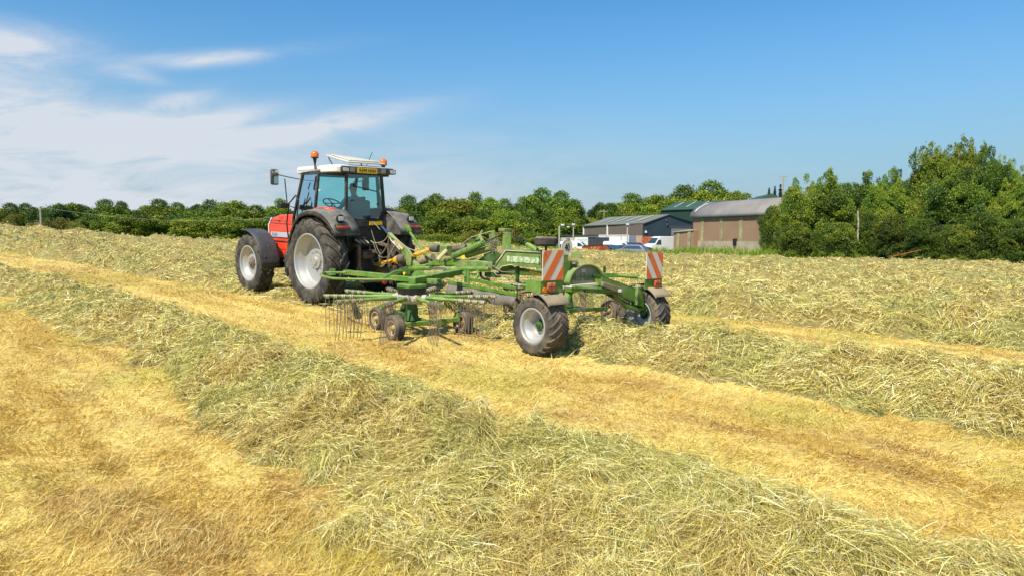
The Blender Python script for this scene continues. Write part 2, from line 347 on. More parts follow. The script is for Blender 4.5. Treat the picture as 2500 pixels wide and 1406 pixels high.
def fan_grid(uu, dd):
    U, D = np.meshgrid(uu, dd); return U*D, D
def surf(name, fn, uu, dd, colfn, m, keep=True):
    X, Y = fan_grid(uu, dd); Hh = fn(X, Y); Z = terrain(X, Y)+Hh; nj, ni = X.shape
    idx = np.arange(ni*nj).reshape(nj, ni); f = np.stack([idx[:-1, :-1], idx[:-1, 1:], idx[1:, 1:], idx[1:, :-1]], -1).reshape(-1, 4)
    if keep: f = f[(Hh.ravel()[f] > -.012).any(1)]
    used = np.unique(f); rm = np.zeros(ni*nj, int); rm[used] = np.arange(len(used))
    P = np.stack([X.ravel(), Y.ravel(), Z.ravel()], 1)[used]; c = colfn(P[:, 0], P[:, 1], Hh.ravel()[used])
    return P, rm[f], c
GC = lambda x, y, h: ground_col(x, y)
def ground_col(x, y):
    s, t = st(x, y); d = y; u = np.clip(x/np.maximum(y, 1), -3, 3)
    n = fbm(x*.9, y*.9, 4); st_ = fbm(s*2.4, t*.25, 3); g = fbm(x*.5+30, y*.5+3, 3); fine = fbm(s*7.5+3, t*.9, 3)
    a = np.array([.43, .275, .048]); b = np.array([.61, .455, .125]); br = np.array([.30, .165, .045]); gr = np.array([.30, .30, .03])
    k = np.clip((.3*n+.4*st_+.3*fine-.38)/.2, 0, 1)[..., None]; c = a*(1-k)+b*k
    kb = np.clip((fbm(x*1.3+80, y*1.3+20, 4)*.6+.4*fbm(s*3+5, t*.4, 2)-.54)/.14, 0, 1)[..., None]*.6; c = c*(1-kb)+br*kb
    kg = np.clip((g-.57)/.12, 0, 1)[..., None]*.38; c = c*(1-kg)+gr*kg
    far = sstep(-.5, 1, y-edge_depth(u))[..., None]; c = c*(1-far)+np.array([.10, .17, .025])*far
    return c
def build_ground():
    uu = np.concatenate([np.linspace(-3, -1.05, 30)[:-1], np.linspace(-1.05, 1.05, 330), np.linspace(1.05, 3, 30)[1:]])
    dd = np.concatenate([np.geomspace(1.2, 70, 420), np.geomspace(72, 1500, 50)])
    X, Y = fan_grid(uu, dd); Z = terrain(X, Y); near = np.clip(1-(Y-4)/30, 0, 1); Z = Z+(fbm(X*6, Y*6, 3)-.5)*.05*near
    c = ground_col(X.ravel(), Y.ravel()); nj, ni = X.shape
    idx = np.arange(ni*nj).reshape(nj, ni); f = np.stack([idx[:-1, :-1], idx[:-1, 1:], idx[1:, 1:], idx[1:, :-1]], -1).reshape(-1, 4)
    P = np.stack([X.ravel(), Y.ravel(), Z.ravel()], 1)
    # a skirt behind the camera so that the field goes on there
    x2, y2 = np.meshgrid(np.linspace(-60, 60, 60), np.linspace(-60, 1.25, 40)); z2 = terrain(x2, y2)-.01; n0 = len(P)
    i2 = np.arange(x2.size).reshape(x2.shape)+n0; f2 = np.stack([i2[:-1, :-1], i2[:-1, 1:], i2[1:, 1:], i2[1:, :-1]], -1).reshape(-1, 4)
    P = np.concatenate([P, np.stack([x2.ravel(), y2.ravel(), z2.ravel()], 1)]); c = np.concatenate([c, ground_col(x2.ravel(), y2.ravel())])
    o = link('field_ground', mesh_np('field_ground', P, np.concatenate([f, f2]), c, M_['ground'], True)); tag(o, 'sloping mown hay field of golden stubble under the tractor', 'field', kind='structure')
build_ground()
# strands ------------------------------------------------------------
def ribbons(P, dirv, L, Wd, bend, segs, col, droop=0):
    """P (n,3) starts, dirv (n,3) unit, L (n), Wd (n), bend (n,3) offset at tip"""
    n = len(P); side = np.cross(dirv, rng.normal(size=(n, 3))+np.array([0, 0, .0])); side /= np.linalg.norm(side, axis=1)[:, None]+1e-9
    vs = np.zeros((n, segs+1, 2, 3))
    for k in range(segs+1):
        t = k/segs; c = P+dirv*(L*t)[:, None]+bend*(t*t); w = Wd*(1 if k < segs else .25)*.5
        vs[:, k, 0] = c-side*w[:, None]; vs[:, k, 1] = c+side*w[:, None]
    base = (np.arange(n)*(segs+1)*2)[:, None, None]; k = np.arange(segs)[None, :, None]*2
    f = (base+k+np.array([0, 1, 3, 2])[None, None, :]).reshape(-1, 4)
    return vs.reshape(-1, 3), f, np.repeat(col, (segs+1)*2, axis=0)
def sample_view(n, pxr=(-350, 2850), pyr=(560, 1560)):
    """points on the ground, denser close by than far off"""
    px = rng.uniform(*pxr, n); py = rng.uniform(*pyr, n); c, s = cos(PITCH), sin(PITCH)
    dx = (px-1250)/F; dz = -(py-703)/F; ry = c-dz*s; rz = s+dz*c; dx = dx/ry; rz = rz/ry
    # march to the terrain
    g = lambda d: CH+rz*d-terrain(dx*d, d)
    ts = np.geomspace(.9, 75, 100); hit = np.full(n, np.nan); prev = g(np.full(n, ts[0]))
    for a, b in zip(ts[:-1], ts[1:]):
        cur = g(np.full(n, b)); m = np.isnan(hit) & (prev > 0) & (cur <= 0); tt = prev/(prev-cur+1e-9); hit[m] = (a+(b-a)*tt)[m]; prev = cur
    ok = ~np.isnan(hit); d = hit[ok]; return dx[ok]*d, d
def grad(fn, x, y, e=.04):
    f0 = terrain(x, y)+fn(x, y); return f0, (terrain(x+e, y)+fn(x+e, y)-f0)/e, (terrain(x, y+e)+fn(x, y+e)-f0)/e
HAYC = np.array([[.68, .555, .17], [.78, .65, .25], [.54, .475, .13], [.37, .37, .09], [.90, .80, .46], [.37, .22, .055], [.62, .45, .105]])
HAYP = np.array([.22, .18, .19, .15, .12, .06, .08])
def hay_colors(n, x, y, green=1.0):
    i = rng.choice(7, n, p=HAYP); c = HAYC[i].copy(); g = fbm(x*1.1+60, y*1.1+14, 3)
    kg = np.clip((g-.54)/.12, 0, 1)*.42*green; c = c*(1-kg[:, None])+np.array([.36, .37, .09])*kg[:, None]
    b = fbm(x*1.7+10, y*1.7+74, 3); kb = np.clip((b-.6)/.1, 0, 1)*.35; c = c*(1-kb[:, None])+np.array([.46, .30, .075])*kb[:, None]
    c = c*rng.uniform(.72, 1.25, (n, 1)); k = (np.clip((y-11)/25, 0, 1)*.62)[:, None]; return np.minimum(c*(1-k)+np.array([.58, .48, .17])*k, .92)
def hay_strands(fn, x, y, thresh=.015, Lr=(.05, .17), segs=3):
    Hh = fn(x, y); m = Hh > thresh; x, y = x[m], y[m]; z, gx, gy = grad(fn, x, y); n = len(x)
    s, t = st(x, y); ang = fbm(x*1.3+3, y*1.3+9, 3)*2*pi*2.2+rng.normal(0, .95, n)
    d = np.stack([np.cos(ang), np.sin(ang), np.zeros(n)], 1); d[:, 2] = d[:, 0]*gx+d[:, 1]*gy
    # most strands hang together in matted wisps that share a bend and a lift
    nw = max(1, n//16); ci = rng.integers(0, n, nw); wi = rng.integers(0, nw, n); inw = rng.random(n) < .68; c0 = ci[wi]
    wl = rng.normal(.16, .42, nw)[wi]; wb = rng.normal(0, .42, (nw, 3))[wi]; wz = (rng.random(nw)**2*.11)[wi]; wcol = rng.uniform(.72, 1.22, nw)[wi]
    spread = .028+.0035*y; ox = x[c0]+rng.normal(0, 1, n)*spread; oy = y[c0]+rng.normal(0, 1, n)*spread
    x = np.where(inw, ox, x); y = np.where(inw, oy, y); z = np.where(inw, terrain(ox, oy)+fn(ox, oy)+wz, z)
    d = np.where(inw[:, None], d[c0]+rng.normal(0, .26, (n, 3))*np.array([1, 1, .4]), d)
    lift = np.where(inw, wl, rng.normal(.10, .36, n)); d[:, 2] += lift; d /= np.linalg.norm(d, axis=1)[:, None]
    L = rng.uniform(*Lr, n)*np.where(rng.random(n) < .35, .45, 1)*np.where(rng.random(n) < .06, 1.7, 1)*(1+np.clip(y-14, 0, 60)*.006); Wd = np.maximum(.0021, .00074*y)*rng.uniform(.6, 1.4, n)
    P = np.stack([x, y, z+rng.uniform(-.03, .02, n)+.075*np.clip(vn(x*6.3+9, y*6.3+2)*2.4-1.1, 0, 1)], 1)
    bend = np.where(inw[:, None], wb+rng.normal(0, .14, (n, 3)), rng.normal(0, .4, (n, 3)))*L[:, None]*np.clip(1.3-y/40, .4, 1)[:, None]; bend[:, 2] = -np.abs(lift)*L*1.0-rng.uniform(0, .25, n)*L
    return ribbons(P, d, L, Wd, bend, segs, np.minimum(hay_colors(n, x, y)*(1+np.where(inw, wcol-1, 0)*np.clip(1.2-y/40, .3, 1))[:, None], .92))
def hay_col_base(x, y, h):
    c = np.tile(np.array([.24, .185, .055]), (len(x), 1)); g = fbm(x*1.1+60, y*1.1+14, 3); n = fbm(x*4, y*4, 3)
    kg = np.clip((g-.5)/.15, 0, 1)[:, None]*.5; c = c*(1-kg)+np.array([.20, .22, .07])*kg; return c*(.7+.6*n)[:, None]
def hay_object(name, fn, uu, dd, x, y, label, cat, kind=None, **kw):
    P, f, c = surf(name, fn, uu, dd, hay_col_base, None); v2, f2, c2 = hay_strands(fn, x, y, **kw)
    me = mesh_np(name, np.concatenate([P, v2]), np.concatenate([f, f2+len(P)]), np.concatenate([c, c2]), M_['haybase'], False)
    me.materials.append(M_['hay']); mi = np.concatenate([np.zeros(len(f), np.int32), np.ones(len(f2), np.int32)]); me.polygons.foreach_set('material_index', mi)
    sm = np.concatenate([np.ones(len(f), bool), np.zeros(len(f2), bool)]); me.polygons.foreach_set('use_smooth', sm)
    o = link(name, me); tag(o, label, cat, kind=kind); return o
def build_hay():
    uu = np.linspace(-1.15, 1.15, 640)
    x, y = sample_view(520000)
    m = h_near(x, y) > .0; nx, ny = x[m], y[m]
    xs, ys = sample_view(560000, (-300, 2800), (900, 1560)); k = h_near(xs, ys) > 0; nx = np.concatenate([nx, xs[k]]); ny = np.concatenate([ny, ys[k]])
    xs, ys = sample_view(260000, (-300, 1500), (640, 960)); k = h_near(xs, ys) > 0; nx = np.concatenate([nx, xs[k]]); ny = np.concatenate([ny, ys[k]])
    xs, ys = sample_view(130000, (-600, 3600), (1500, 2900)); k = h_near(xs, ys) > 0; nx = np.concatenate([nx, xs[k]]); ny = np.concatenate([ny, ys[k]])
    hay_object('hay_windrow', h_near, uu, np.geomspace(.9, 60, 680), nx, ny, 'long loose windrow of green grey hay across the foreground, left of the cleared stubble strip', 'windrow')
    m = h_mid(x, y) > 0; xs, ys = sample_view(260000, (1100, 2850), (760, 1150)); k = h_mid(xs, ys) > 0
    hay_object('hay_windrow', h_mid, np.linspace(-.2, 1.15, 420), np.geomspace(3, 16, 420), np.concatenate([x[m], xs[k]]), np.concatenate([y[m], ys[k]]),
               'thick fluffy windrow of fresh hay trailing out between the two rear wheels of the rake', 'windrow')
    m = h_spread(x, y) > 0; xs, ys = sample_view(430000, (-300, 2800), (545, 900)); k = h_spread(xs, ys) > 0
    hay_object('spread_hay', h_spread, uu, np.geomspace(6, 68, 620), np.concatenate([x[m], xs[k]]), np.concatenate([y[m], ys[k]]),
               'wide lumpy layer of unraked drying hay covering the far field', 'hay', 'stuff', Lr=(.10, .30))
build_hay()
def build_stubble():
    x, y = sample_view(560000, (-350, 2850), (590, 1560)); s, t = st(x, y)
    m = (h_near(x, y) < .03) & (h_mid(x, y) < .03) & (h_spread(x, y) < .03) & (y < edge_depth(np.clip(x/y, -3, 3))); x, y = x[m], y[m]; n = len(x)
    s, t = st(x, y)
    z = terrain(x, y); ang = fbm(x*.8+2, y*.8+5, 3)*2*pi*1.6+rng.normal(0, 1.0, n); lay = rng.uniform(.5, 1.55, n)
    d = np.stack([np.cos(ang)*np.sin(lay), np.sin(ang)*np.sin(lay), np.cos(lay)+.05], 1); d /= np.linalg.norm(d, axis=1)[:, None]
    long = rng.random(n) < .05; L = rng.uniform(.022, .062, n)*(1+np.clip(y-8, 0, 50)*.03); L[long] *= 2.6; Wd = np.maximum(.0024, .00085*y)*rng.uniform(.7, 1.3, n)
    c = ground_col(x, y)*1.25*rng.uniform(.72, 1.28, (n, 1)); pale = rng.random(n) < .28; c[pale] = np.array([.70, .58, .23])*rng.uniform(.85, 1.1, (pale.sum(), 1))
    P = np.stack([x, y, z-.006+np.where(long, .02, 0)], 1); bend = np.stack([rng.normal(0, .2, n)*L, rng.normal(0, .2, n)*L, -rng.uniform(0, .3, n)*L], 1)
    v, f, cc = ribbons(P, d, L, Wd, bend, 2, c)
    o = link('stubble', mesh_np('stubble', v, f, np.minimum(cc, .85), M_['stub'])); tag(o, 'short golden cut grass stubble on the raked strips', 'stubble', kind='stuff')
build_stubble()
def build_verge():
    # rough grass between the field and the yard, and along the foot of the trees
    n = 90000; u = rng.uniform(-.16, 1.0, n); de = edge_depth(u); back = np.interp(u, [-.16, 0, .36, .5, 1.0], [8, 10, 16, 3.5, 3.5]); k = rng.random(n)**1.3; y = de-.4+k*back; x = u*y
    z = terrain(x, y); cl = fbm(x*.6, y*.6, 3); hgt = (.22+.8*np.clip(cl-.3, 0, 1))*np.interp(k*back, [0, .8, 3], [.35, .9, 1.5])*rng.uniform(.6, 1.25, n)*np.interp(u, [.05, .08, .19, .22, .36, .42], [1, .62, .62, 1.4, 1.4, 1])
    d = np.stack([rng.normal(0, .25, n), rng.normal(0, .25, n), np.ones(n)], 1); d /= np.linalg.norm(d, axis=1)[:, None]
    g = np.array([.24, .34, .03]); yl = np.array([.44, .42, .08]); dk = np.array([.10, .19, .02]); q = fbm(x*.35+4, y*.5+8, 3); k1 = np.clip((q-.5)/.12, 0, 1)[:, None]
    c = g*(1-k1)+yl*k1; kd = (rng.random(n) < .3)[:, None]; c = np.where(kd, dk, c)*rng.uniform(.75, 1.3, (n, 1))
    v, f, cc = ribbons(np.stack([x, y, z-.02], 1), d, hgt, rng.uniform(.025, .06, n), np.stack([rng.normal(0, .2, n), rng.normal(0, .2, n), -rng.uniform(0, .2, n)], 1)*hgt[:, None], 2, c)
    o = link('verge_grass', mesh_np('verge_grass', v, f, cc, M_['stub'])); tag(o, 'tall rough green grass along the field edge below the sheds', 'grass', kind='stuff')
build_verge()
# ------------------------------------------------------------------ trees
M_['leaf'] = mat('leaves', (1, 1, 1), .55, attr=True, trans=.15, hue=.014, spec=.35)
M_['bark'] = mat('bark', (.13, .10, .07), .9, bump=.6, bscale=12, var=.3)
def crown_mesh(name, n, lobes, lr, leaf, cols, squash=(1, 1, 1), zlo=.08, top=1.0, wispy=0, dens=1.0, seed=0, kmax=.76, tone=1.0):
    """crown in unit space: radius about 1 in x and y, z from 0 to about 2"""
    r = np.random.default_rng(seed); C = []; Rr = []
    while len(C) < lobes:
        p = r.normal(size=3); p /= np.linalg.norm(p); k = r.uniform(.42, kmax); p = p*k; z = 1+p[2]
        if z < zlo: continue
        C.append([p[0], p[1], z]); Rr.append(lr*r.uniform(.7, 1.25)*(1.1-.35*k))
    for _ in range(int(lobes*.35)):   # skirt lobes that carry the crown down to the ground
        a = r.uniform(0, 2*pi); k = r.uniform(.3, .8); C.append([cos(a)*k, sin(a)*k, r.uniform(.1, .6)]); Rr.append(lr*r.uniform(.7, 1.1))
    nw0 = nw1 = len(C)
    if wispy:
        for _ in range(wispy):
            a = r.uniform(0, 2*pi); k = r.uniform(.0, .75); C.append([cos(a)*k, sin(a)*k, 1.72+r.uniform(-.3, .34)*(1-k*.6)-k*.25]); Rr.append(lr*r.uniform(.3, .55))
        nw1 = len(C)
    C += [[0, 0, 1.0], [0, 0, 1.3], [.2, -.1, .8]]; Rr += [.62, .5, .6]
    C = np.array(C); Rr = np.array(Rr); w = Rr**2; w /= w.sum(); li = r.choice(len(C), n, p=w)
    d = r.normal(size=(n, 3)); d[:, 2] += .25; d /= np.linalg.norm(d, axis=1)[:, None]
    rr = Rr[li]*(1-.45*r.random(n)**1.6)*(1+.18*r.normal(size=n)*.6); zs = np.full(len(C), .8); zs[nw0:nw1] = 1.15; P = C[li]+np.stack([d[:, 0]*rr, d[:, 1]*rr, d[:, 2]*rr*zs[li]], 1)
    # small sprays of leaves
    q = P*7.0; cl = vn(q[:, 0]+q[:, 2]*1.7+seed*3.1, q[:, 1]-q[:, 2]*1.3+50)*.6+.4*vn(q[:, 0]*.45-q[:, 2]*.8+90, q[:, 1]*.45+q[:, 2]*.5); keep = cl > (.40 if wispy else .36); P = P[keep]; li = li[keep]; d = d[keep]; cl = cl[keep]; n = len(P)
    P = P*np.array(squash)
    a = r.normal(size=(n, 3)); a = a*.9+d*.0; a /= np.linalg.norm(a, axis=1)[:, None]; b = np.cross(a, r.normal(size=(n, 3))); b /= np.linalg.norm(b, axis=1)[:, None]; c = np.cross(a, b)
    s = leaf*r.uniform(.55, 1.35, n)[:, None]
    vs = np.stack([P-b*s*.5, P-c*s*.28, P+b*s*.5, P+c*s*.28], 1).reshape(-1, 3); f = np.arange(n*4).reshape(n, 4)
    cols = np.array(cols); lc = cols[r.integers(0, len(cols), len(C))]; col = lc[li]*.8+cols[r.integers(0, len(cols), n)]*.2
    col = col*r.uniform(.7, 1.3, (n, 1))
    return mesh_np(name, vs, f, np.repeat(col*tone, 4, axis=0), M_['leaf']), C*np.array(squash)
def trunk_mesh(name, C, r0, seed):
    r = random.Random(seed); m = MB(); zt = 1.1
    m.tube([(0, 0, -.15), (.02, 0, .3), (-.02, .03, .7), (.0, 0, zt), (.03, .02, 1.6)], [r0*1.25, r0, r0*.8, r0*.6, r0*.2], 7)
    for c in C[:14]:
        c = V(c); z0 = r.uniform(.3, .9)*min(1, c.z); a = V((0, 0, z0)); mid = a.lerp(c, .5)+V((0, 0, -.05)); m.tube([a, mid, c], [r0*.45, r0*.28, r0*.08], 5, False)
    me = bpy.data.meshes.new(name); me.from_pydata([tuple(v) for v in m.v], [], m.f); me.materials.append(M_['bark']); me.polygons.foreach_set('use_smooth', [True]*len(me.polygons)); return me
G1 = [(.12, .19, .012), (.17, .235, .014), (.08, .14, .012), (.22, .265, .018)]
G2 = [(.055, .105, .016), (.08, .135, .018), (.042, .085, .014)]
G3 = [(.25, .27, .02), (.19, .235, .018), (.29, .29, .025), (.15, .19, .014)]
G4 = [(.17, .16, .015), (.14, .16, .014), (.20, .17, .02)]
PROTO = {}
def proto(key, **k):
    me, C = crown_mesh(key+'_crown', **k); PROTO[key] = (me, trunk_mesh(key+'_trunk', C, .06, k.get('seed', 1)))
proto('broad', n=48000, lobes=34, lr=.36, leaf=.07, cols=G1, seed=1)
proto('broadb', n=48000, lobes=46, lr=.34, leaf=.066, cols=G1+G3[:1], seed=2)
proto('dark', n=48000, lobes=40, lr=.35, leaf=.066, cols=G2, seed=3)
proto('brown', n=9000, lobes=34, lr=.32, leaf=.08, cols=G4, seed=4)
proto('light', n=48000, lobes=44, lr=.33, leaf=.064, cols=G3, seed=5)
proto('willow', n=95000, lobes=46, lr=.25, leaf=.038, cols=G1+G3[:2], seed=6, tone=.95, wispy=14)
proto('alder', n=105000, lobes=46, lr=.26, leaf=.044, cols=G1[:3]+G2[:1]+G1[:2], seed=7, wispy=9)
proto('birch', n=85000, lobes=44, lr=.24, leaf=.036, cols=G1+G1+G3[:2], seed=8, tone=.92, wispy=30)
proto('bush', n=60000, lobes=44, lr=.27, leaf=.05, cols=G1+G2[1:2]+G1, seed=9, tone=.8, zlo=.3)
def tree(name, key, px, ytop, hw, depth, zb, label, cat='tree', group=None, rz=None, lean=0):
    c = WP(px, ytop, depth); x = c.x; base = zb if zb is not None else tz(x, depth)-.1; H = c.z-base; Wd = hw/F*depth*(1.28 if key in ('broad', 'broadb', 'dark', 'light') else 1)
    t = empty(name, loc=(x, depth, base), rz=rz if rz is not None else random.uniform(0, 6.28)); t.scale = (Wd, Wd, H/1.93)
    tag(t, label, cat, group)
    a = link('crown', PROTO[key][0], t); b = link('trunk', PROTO[key][1], t); return t
KN = dict(broad='broadleaf_tree', broadb='broadleaf_tree', dark='dark_tree', brown='hedge_bush', light='pale_green_tree', willow='willow_tree', alder='alder_tree', birch='birch_tree', bush='leafy_bush')
def row(lst, grp, where, cat='tree'):
    adj = dict(broad='mid green rounded tree', broadb='bushy mottled green tree', dark='dark blue green tree', brown='brownish olive bush', light='yellow green tree')
    n = len(lst)
    names = ordinal_labels([adj[l[0]] for l in lst], where)
    for (key, px, yt, hw, dp, zb), lab in zip(lst, names): tree(KN[key], key, px, yt, hw, dp, zb, lab, 'bush' if key == 'brown' else cat, grp)
ORD = 'first second third fourth fifth sixth seventh eighth ninth tenth eleventh twelfth thirteenth fourteenth fifteenth sixteenth seventeenth eighteenth'.split()
def ordinal_labels(kinds, where):
    cnt = {}; out = []
    tot = {k: kinds.count(k) for k in kinds}
    for k in kinds:
        i = cnt.get(k, 0); cnt[k] = i+1
        out.append(f"{k} {where}" if tot[k] == 1 else f"{ORD[i]} {k} from left {where}")
    return out
z0 = CH-.5
row([('dark', -20, 505, 44, 118, z0), ('broad', 22, 501, 34, 116, z0), ('broad', 64, 501, 30, 120, z0), ('dark', 90, 500, 26, 112, z0), ('dark', 132, 490, 33, 108, z0), ('broadb', 172, 495, 30, 112, z0), ('dark', 205, 493, 36, 116, z0),
     ('broad', 252, 492, 42, 110, z0), ('broad', 298, 497, 30, 112, z0), ('broadb', 338, 515, 34, 116, z0), ('broad', 388, 492, 42, 108, z0), ('broad', 432, 500, 36, 111, z0), ('dark', 478, 493, 34, 118, z0),
     ('broad', 522, 494, 40, 108, z0), ('broadb', 566, 490, 52, 104, z0), ('broad', 616, 506, 44, 106, z0), ('light', 655, 499, 34, 108, z0), ('broad', 690, 492, 36, 104, z0)],
    'trees along the skyline left of the tractor', 'on skyline left of tractor')
row([('brown', 28, 520, 26, 84, z0), ('brown', 110, 534, 34, 82, z0), ('brown', 152, 529, 32, 84, z0), ('brown', 186, 541, 26, 80, z0), ('broad', 228, 528, 40, 86, z0), ('broadb', 280, 524, 44, 84, z0),
     ('broad', 330, 518, 44, 82, z0), ('broadb', 382, 526, 46, 84, z0), ('dark', 424, 520, 38, 86, z0), ('light', 462, 526, 42, 80, z0), ('broad', 510, 524, 46, 82, z0), ('broadb', 560, 528, 48, 80, z0),
     ('light', 612, 526, 46, 82, z0), ('broad', 664, 523, 46, 84, z0), ('broadb', 712, 530, 44, 84, z0), ('broad', 760, 530, 46, 84, z0), ('broadb', 820, 530, 50, 84, z0), ('broad', 880, 530, 50, 84, z0)],
    'hedge bushes in front of the left tree line', 'in hedge left of tractor')
z1 = CH-1.6
row([('light', 942, 492, 44, 104, z1), ('broad', 992, 484, 46, 106, z1), ('dark', 1046, 477, 46, 118, z1), ('broad', 1068, 480, 44, 108, z1), ('light', 1108, 469, 54, 106, z1), ('broad', 1152, 477, 40, 112, z1), ('broadb', 1200, 482, 46, 108, z1),
     ('broad', 1240, 492, 36, 112, z1), ('broadb', 1290, 476, 50, 108, z1), ('broad', 1328, 466, 48, 124, z1), ('broad', 1372, 473, 44, 146, z1), ('dark', 1398, 484, 34, 148, z1), ('light', 1428, 522, 32, 150, z1), ('dark', 1466, 488, 32, 160, z1),
     ('broad', 1492, 502, 34, 156, z1), ('broadb', 1522, 506, 40, 160, z1)],
    'trees behind the rake and left of the sheds', 'in belt between tractor and sheds')
row([('light', 968, 530, 50, 84, z1), ('broad', 1020, 520, 50, 86, z1), ('broadb', 1076, 512, 56, 84, z1), ('light', 1128, 524, 50, 84, z1), ('broad', 1180, 518, 54, 86, z1), ('broadb', 1236, 512, 54, 84, z1), ('broad', 1290, 520, 44, 90, z1),
     ('broad', 1336, 520, 42, 120, z1), ('broadb', 1388, 528, 44, 142, z1), ('brown', 1150, 560, 40, 78, z1), ('brown', 1240, 556, 44, 78, z1), ('light', 1060, 566, 40, 78, z1), ('broad', 1000, 572, 44, 76, z1), ('broad', 1290, 568, 36, 80, z1)],
    'lower trees nearer the field behind the rake', 'in low row behind rake')
row([('broad', 1552, 480, 56, 168, z1), ('broadb', 1598, 477, 58, 170, z1), ('light', 1640, 470, 58, 166, z1), ('broad', 1684, 460, 60, 170, z1), ('broad', 1728, 451, 62, 172, z1), ('light', 1770, 464, 50, 168, z1), ('broadb', 1808, 466, 44, 166, z1),
     ('dark', 1858, 480, 44, 170, z1), ('light', 1535, 503, 50, 160, z1), ('broadb', 1585, 500, 50, 162, z1), ('broad', 1630, 497, 50, 160, z1)],
    'trees on the rise behind the sheds', 'rising behind the sheds')
# the near tree group at the right edge of the field
RT = [('alder', 2030, 418, 78, 70, 'round dark green tree standing behind the brown arched shed'), ('alder', 2115, 424, 70, 72, 'dark rounded tree on the skyline left of the tall birch'), ('alder', 2190, 416, 62, 74, 'dark green tree just left of the tallest birch crowns'),
      ('willow', 1955, 440, 66, 58, 'feathery yellow green willow beside the arched shed roof'), ('alder', 2025, 436, 76, 54, 'bushy leafy tree hiding the right end of the brown shed'), ('willow', 2165, 432, 60, 56, 'soft pale green willow in front of the grey roof fragment'),
      ('birch', 2290, 350, 84, 54, 'tall wispy birch with feathery top, highest of the left pair'), ('birch', 2355, 340, 74, 52, 'tallest slender birch reaching highest into the sky'), ('alder', 2410, 362, 66, 50, 'tall dark alder with ragged pointed tops right of the birches'),
      ('alder', 2330, 420, 96, 48, 'massive dark alder crown below the birch tops'), ('birch', 2456, 382, 50, 50, 'narrow thin birch between the alder and the frame edge'), ('alder', 2530, 384, 62, 46, 'big leafy tree cut by the right frame edge'), ('willow', 2480, 430, 60, 46, 'yellowish willow at the right end of the tree group'),
      ('alder', 2640, 360, 90, 44, 'dark tree just outside the right frame edge')]
for k, px, yt, hw, dp, lab in RT: tree(KN[k], k, px, yt, hw, dp, None, lab, 'tree', 'trees at the right edge of the field')
RB = [('bush', 1886, 498, 42, 61, 'pale green bush overlapping the brown shed wall'), ('bush', 1940, 540, 60, 54, 'low spreading bush at the foot of the shed end'), ('bush', 2040, 540, 66, 49, 'broad leafy bush under the bushy shed-side tree'), ('bush', 2118, 512, 48, 54, 'bush beside the pale bare pole'),
      ('bush', 2185, 520, 62, 47, 'wide green bush behind the rusty leaning pole'), ('bush', 2262, 530, 62, 45, 'dense bush right above the rusty leaning pole end'), ('bush', 2330, 545, 60, 43, 'low bush at the foot of the massive alder'), ('bush', 2410, 510, 66, 43, 'tall glossy bush below the pointed alder tops'),
      ('bush', 2490, 530, 60, 41, 'yellow green bush at the right corner of the field'), ('bush', 2580, 540, 70, 40, 'bush outside the right frame edge')]
for k, px, yt, hw, dp, lab in RB: tree(KN[k], k, px, yt, hw, dp, None, lab, 'bush', 'bushes under the right tree group')
def conifer(px, yt, hw, depth, lab):
    c = WP(px, yt, depth); H = c.z-(CH+2); t = empty('conifer', loc=(c.x, depth, CH+2)); tag(t, lab, 'conifer', 'small conifers on the skyline')
    n = 900; r = rng; k = r.random(n)**.7; a = r.uniform(0, 2*pi, n); Rr = hw/F*depth*k*(.75+.5*np.sin(k*34)**2)*r.uniform(.5, 1.1, n); P = np.stack([np.cos(a)*Rr, np.sin(a)*Rr, H*(1-k)-.1*Rr], 1)
    b = r.normal(size=(n, 3)); b[:, 2] *= .4; b /= np.linalg.norm(b, axis=1)[:, None]; c2 = np.cross(b, r.normal(size=(n, 3))); c2 /= np.linalg.norm(c2, axis=1)[:, None]; s = .5
    vs = np.stack([P-b*s*.6, P-c2*s*.2, P+b*s*.6, P+c2*s*.2], 1).reshape(-1, 3)
    link('crown', mesh_np('conifer_crown', vs, np.arange(n*4).reshape(n, 4), np.tile([.025, .06, .03], (n*4, 1))*r.uniform(.7, 1.2, (n*4, 1)), M_['leaf']), t)
    MB().tube([(0, 0, -3), (0, 0, H*.9)], [.2, .03], 6).build('trunk', M_['bark'], t)
for px, yt, hw, l in ((1878, 459, 8, 'leftmost small dark conifer on the skyline'), (1892, 455, 8, 'second small dark conifer on the skyline'), (1906, 449, 9, 'tallest small dark conifer, beside the power pole'), (1927, 457, 7, 'rightmost small conifer, nearest the willow')):
    conifer(px, yt, hw*1.7, 150, l)
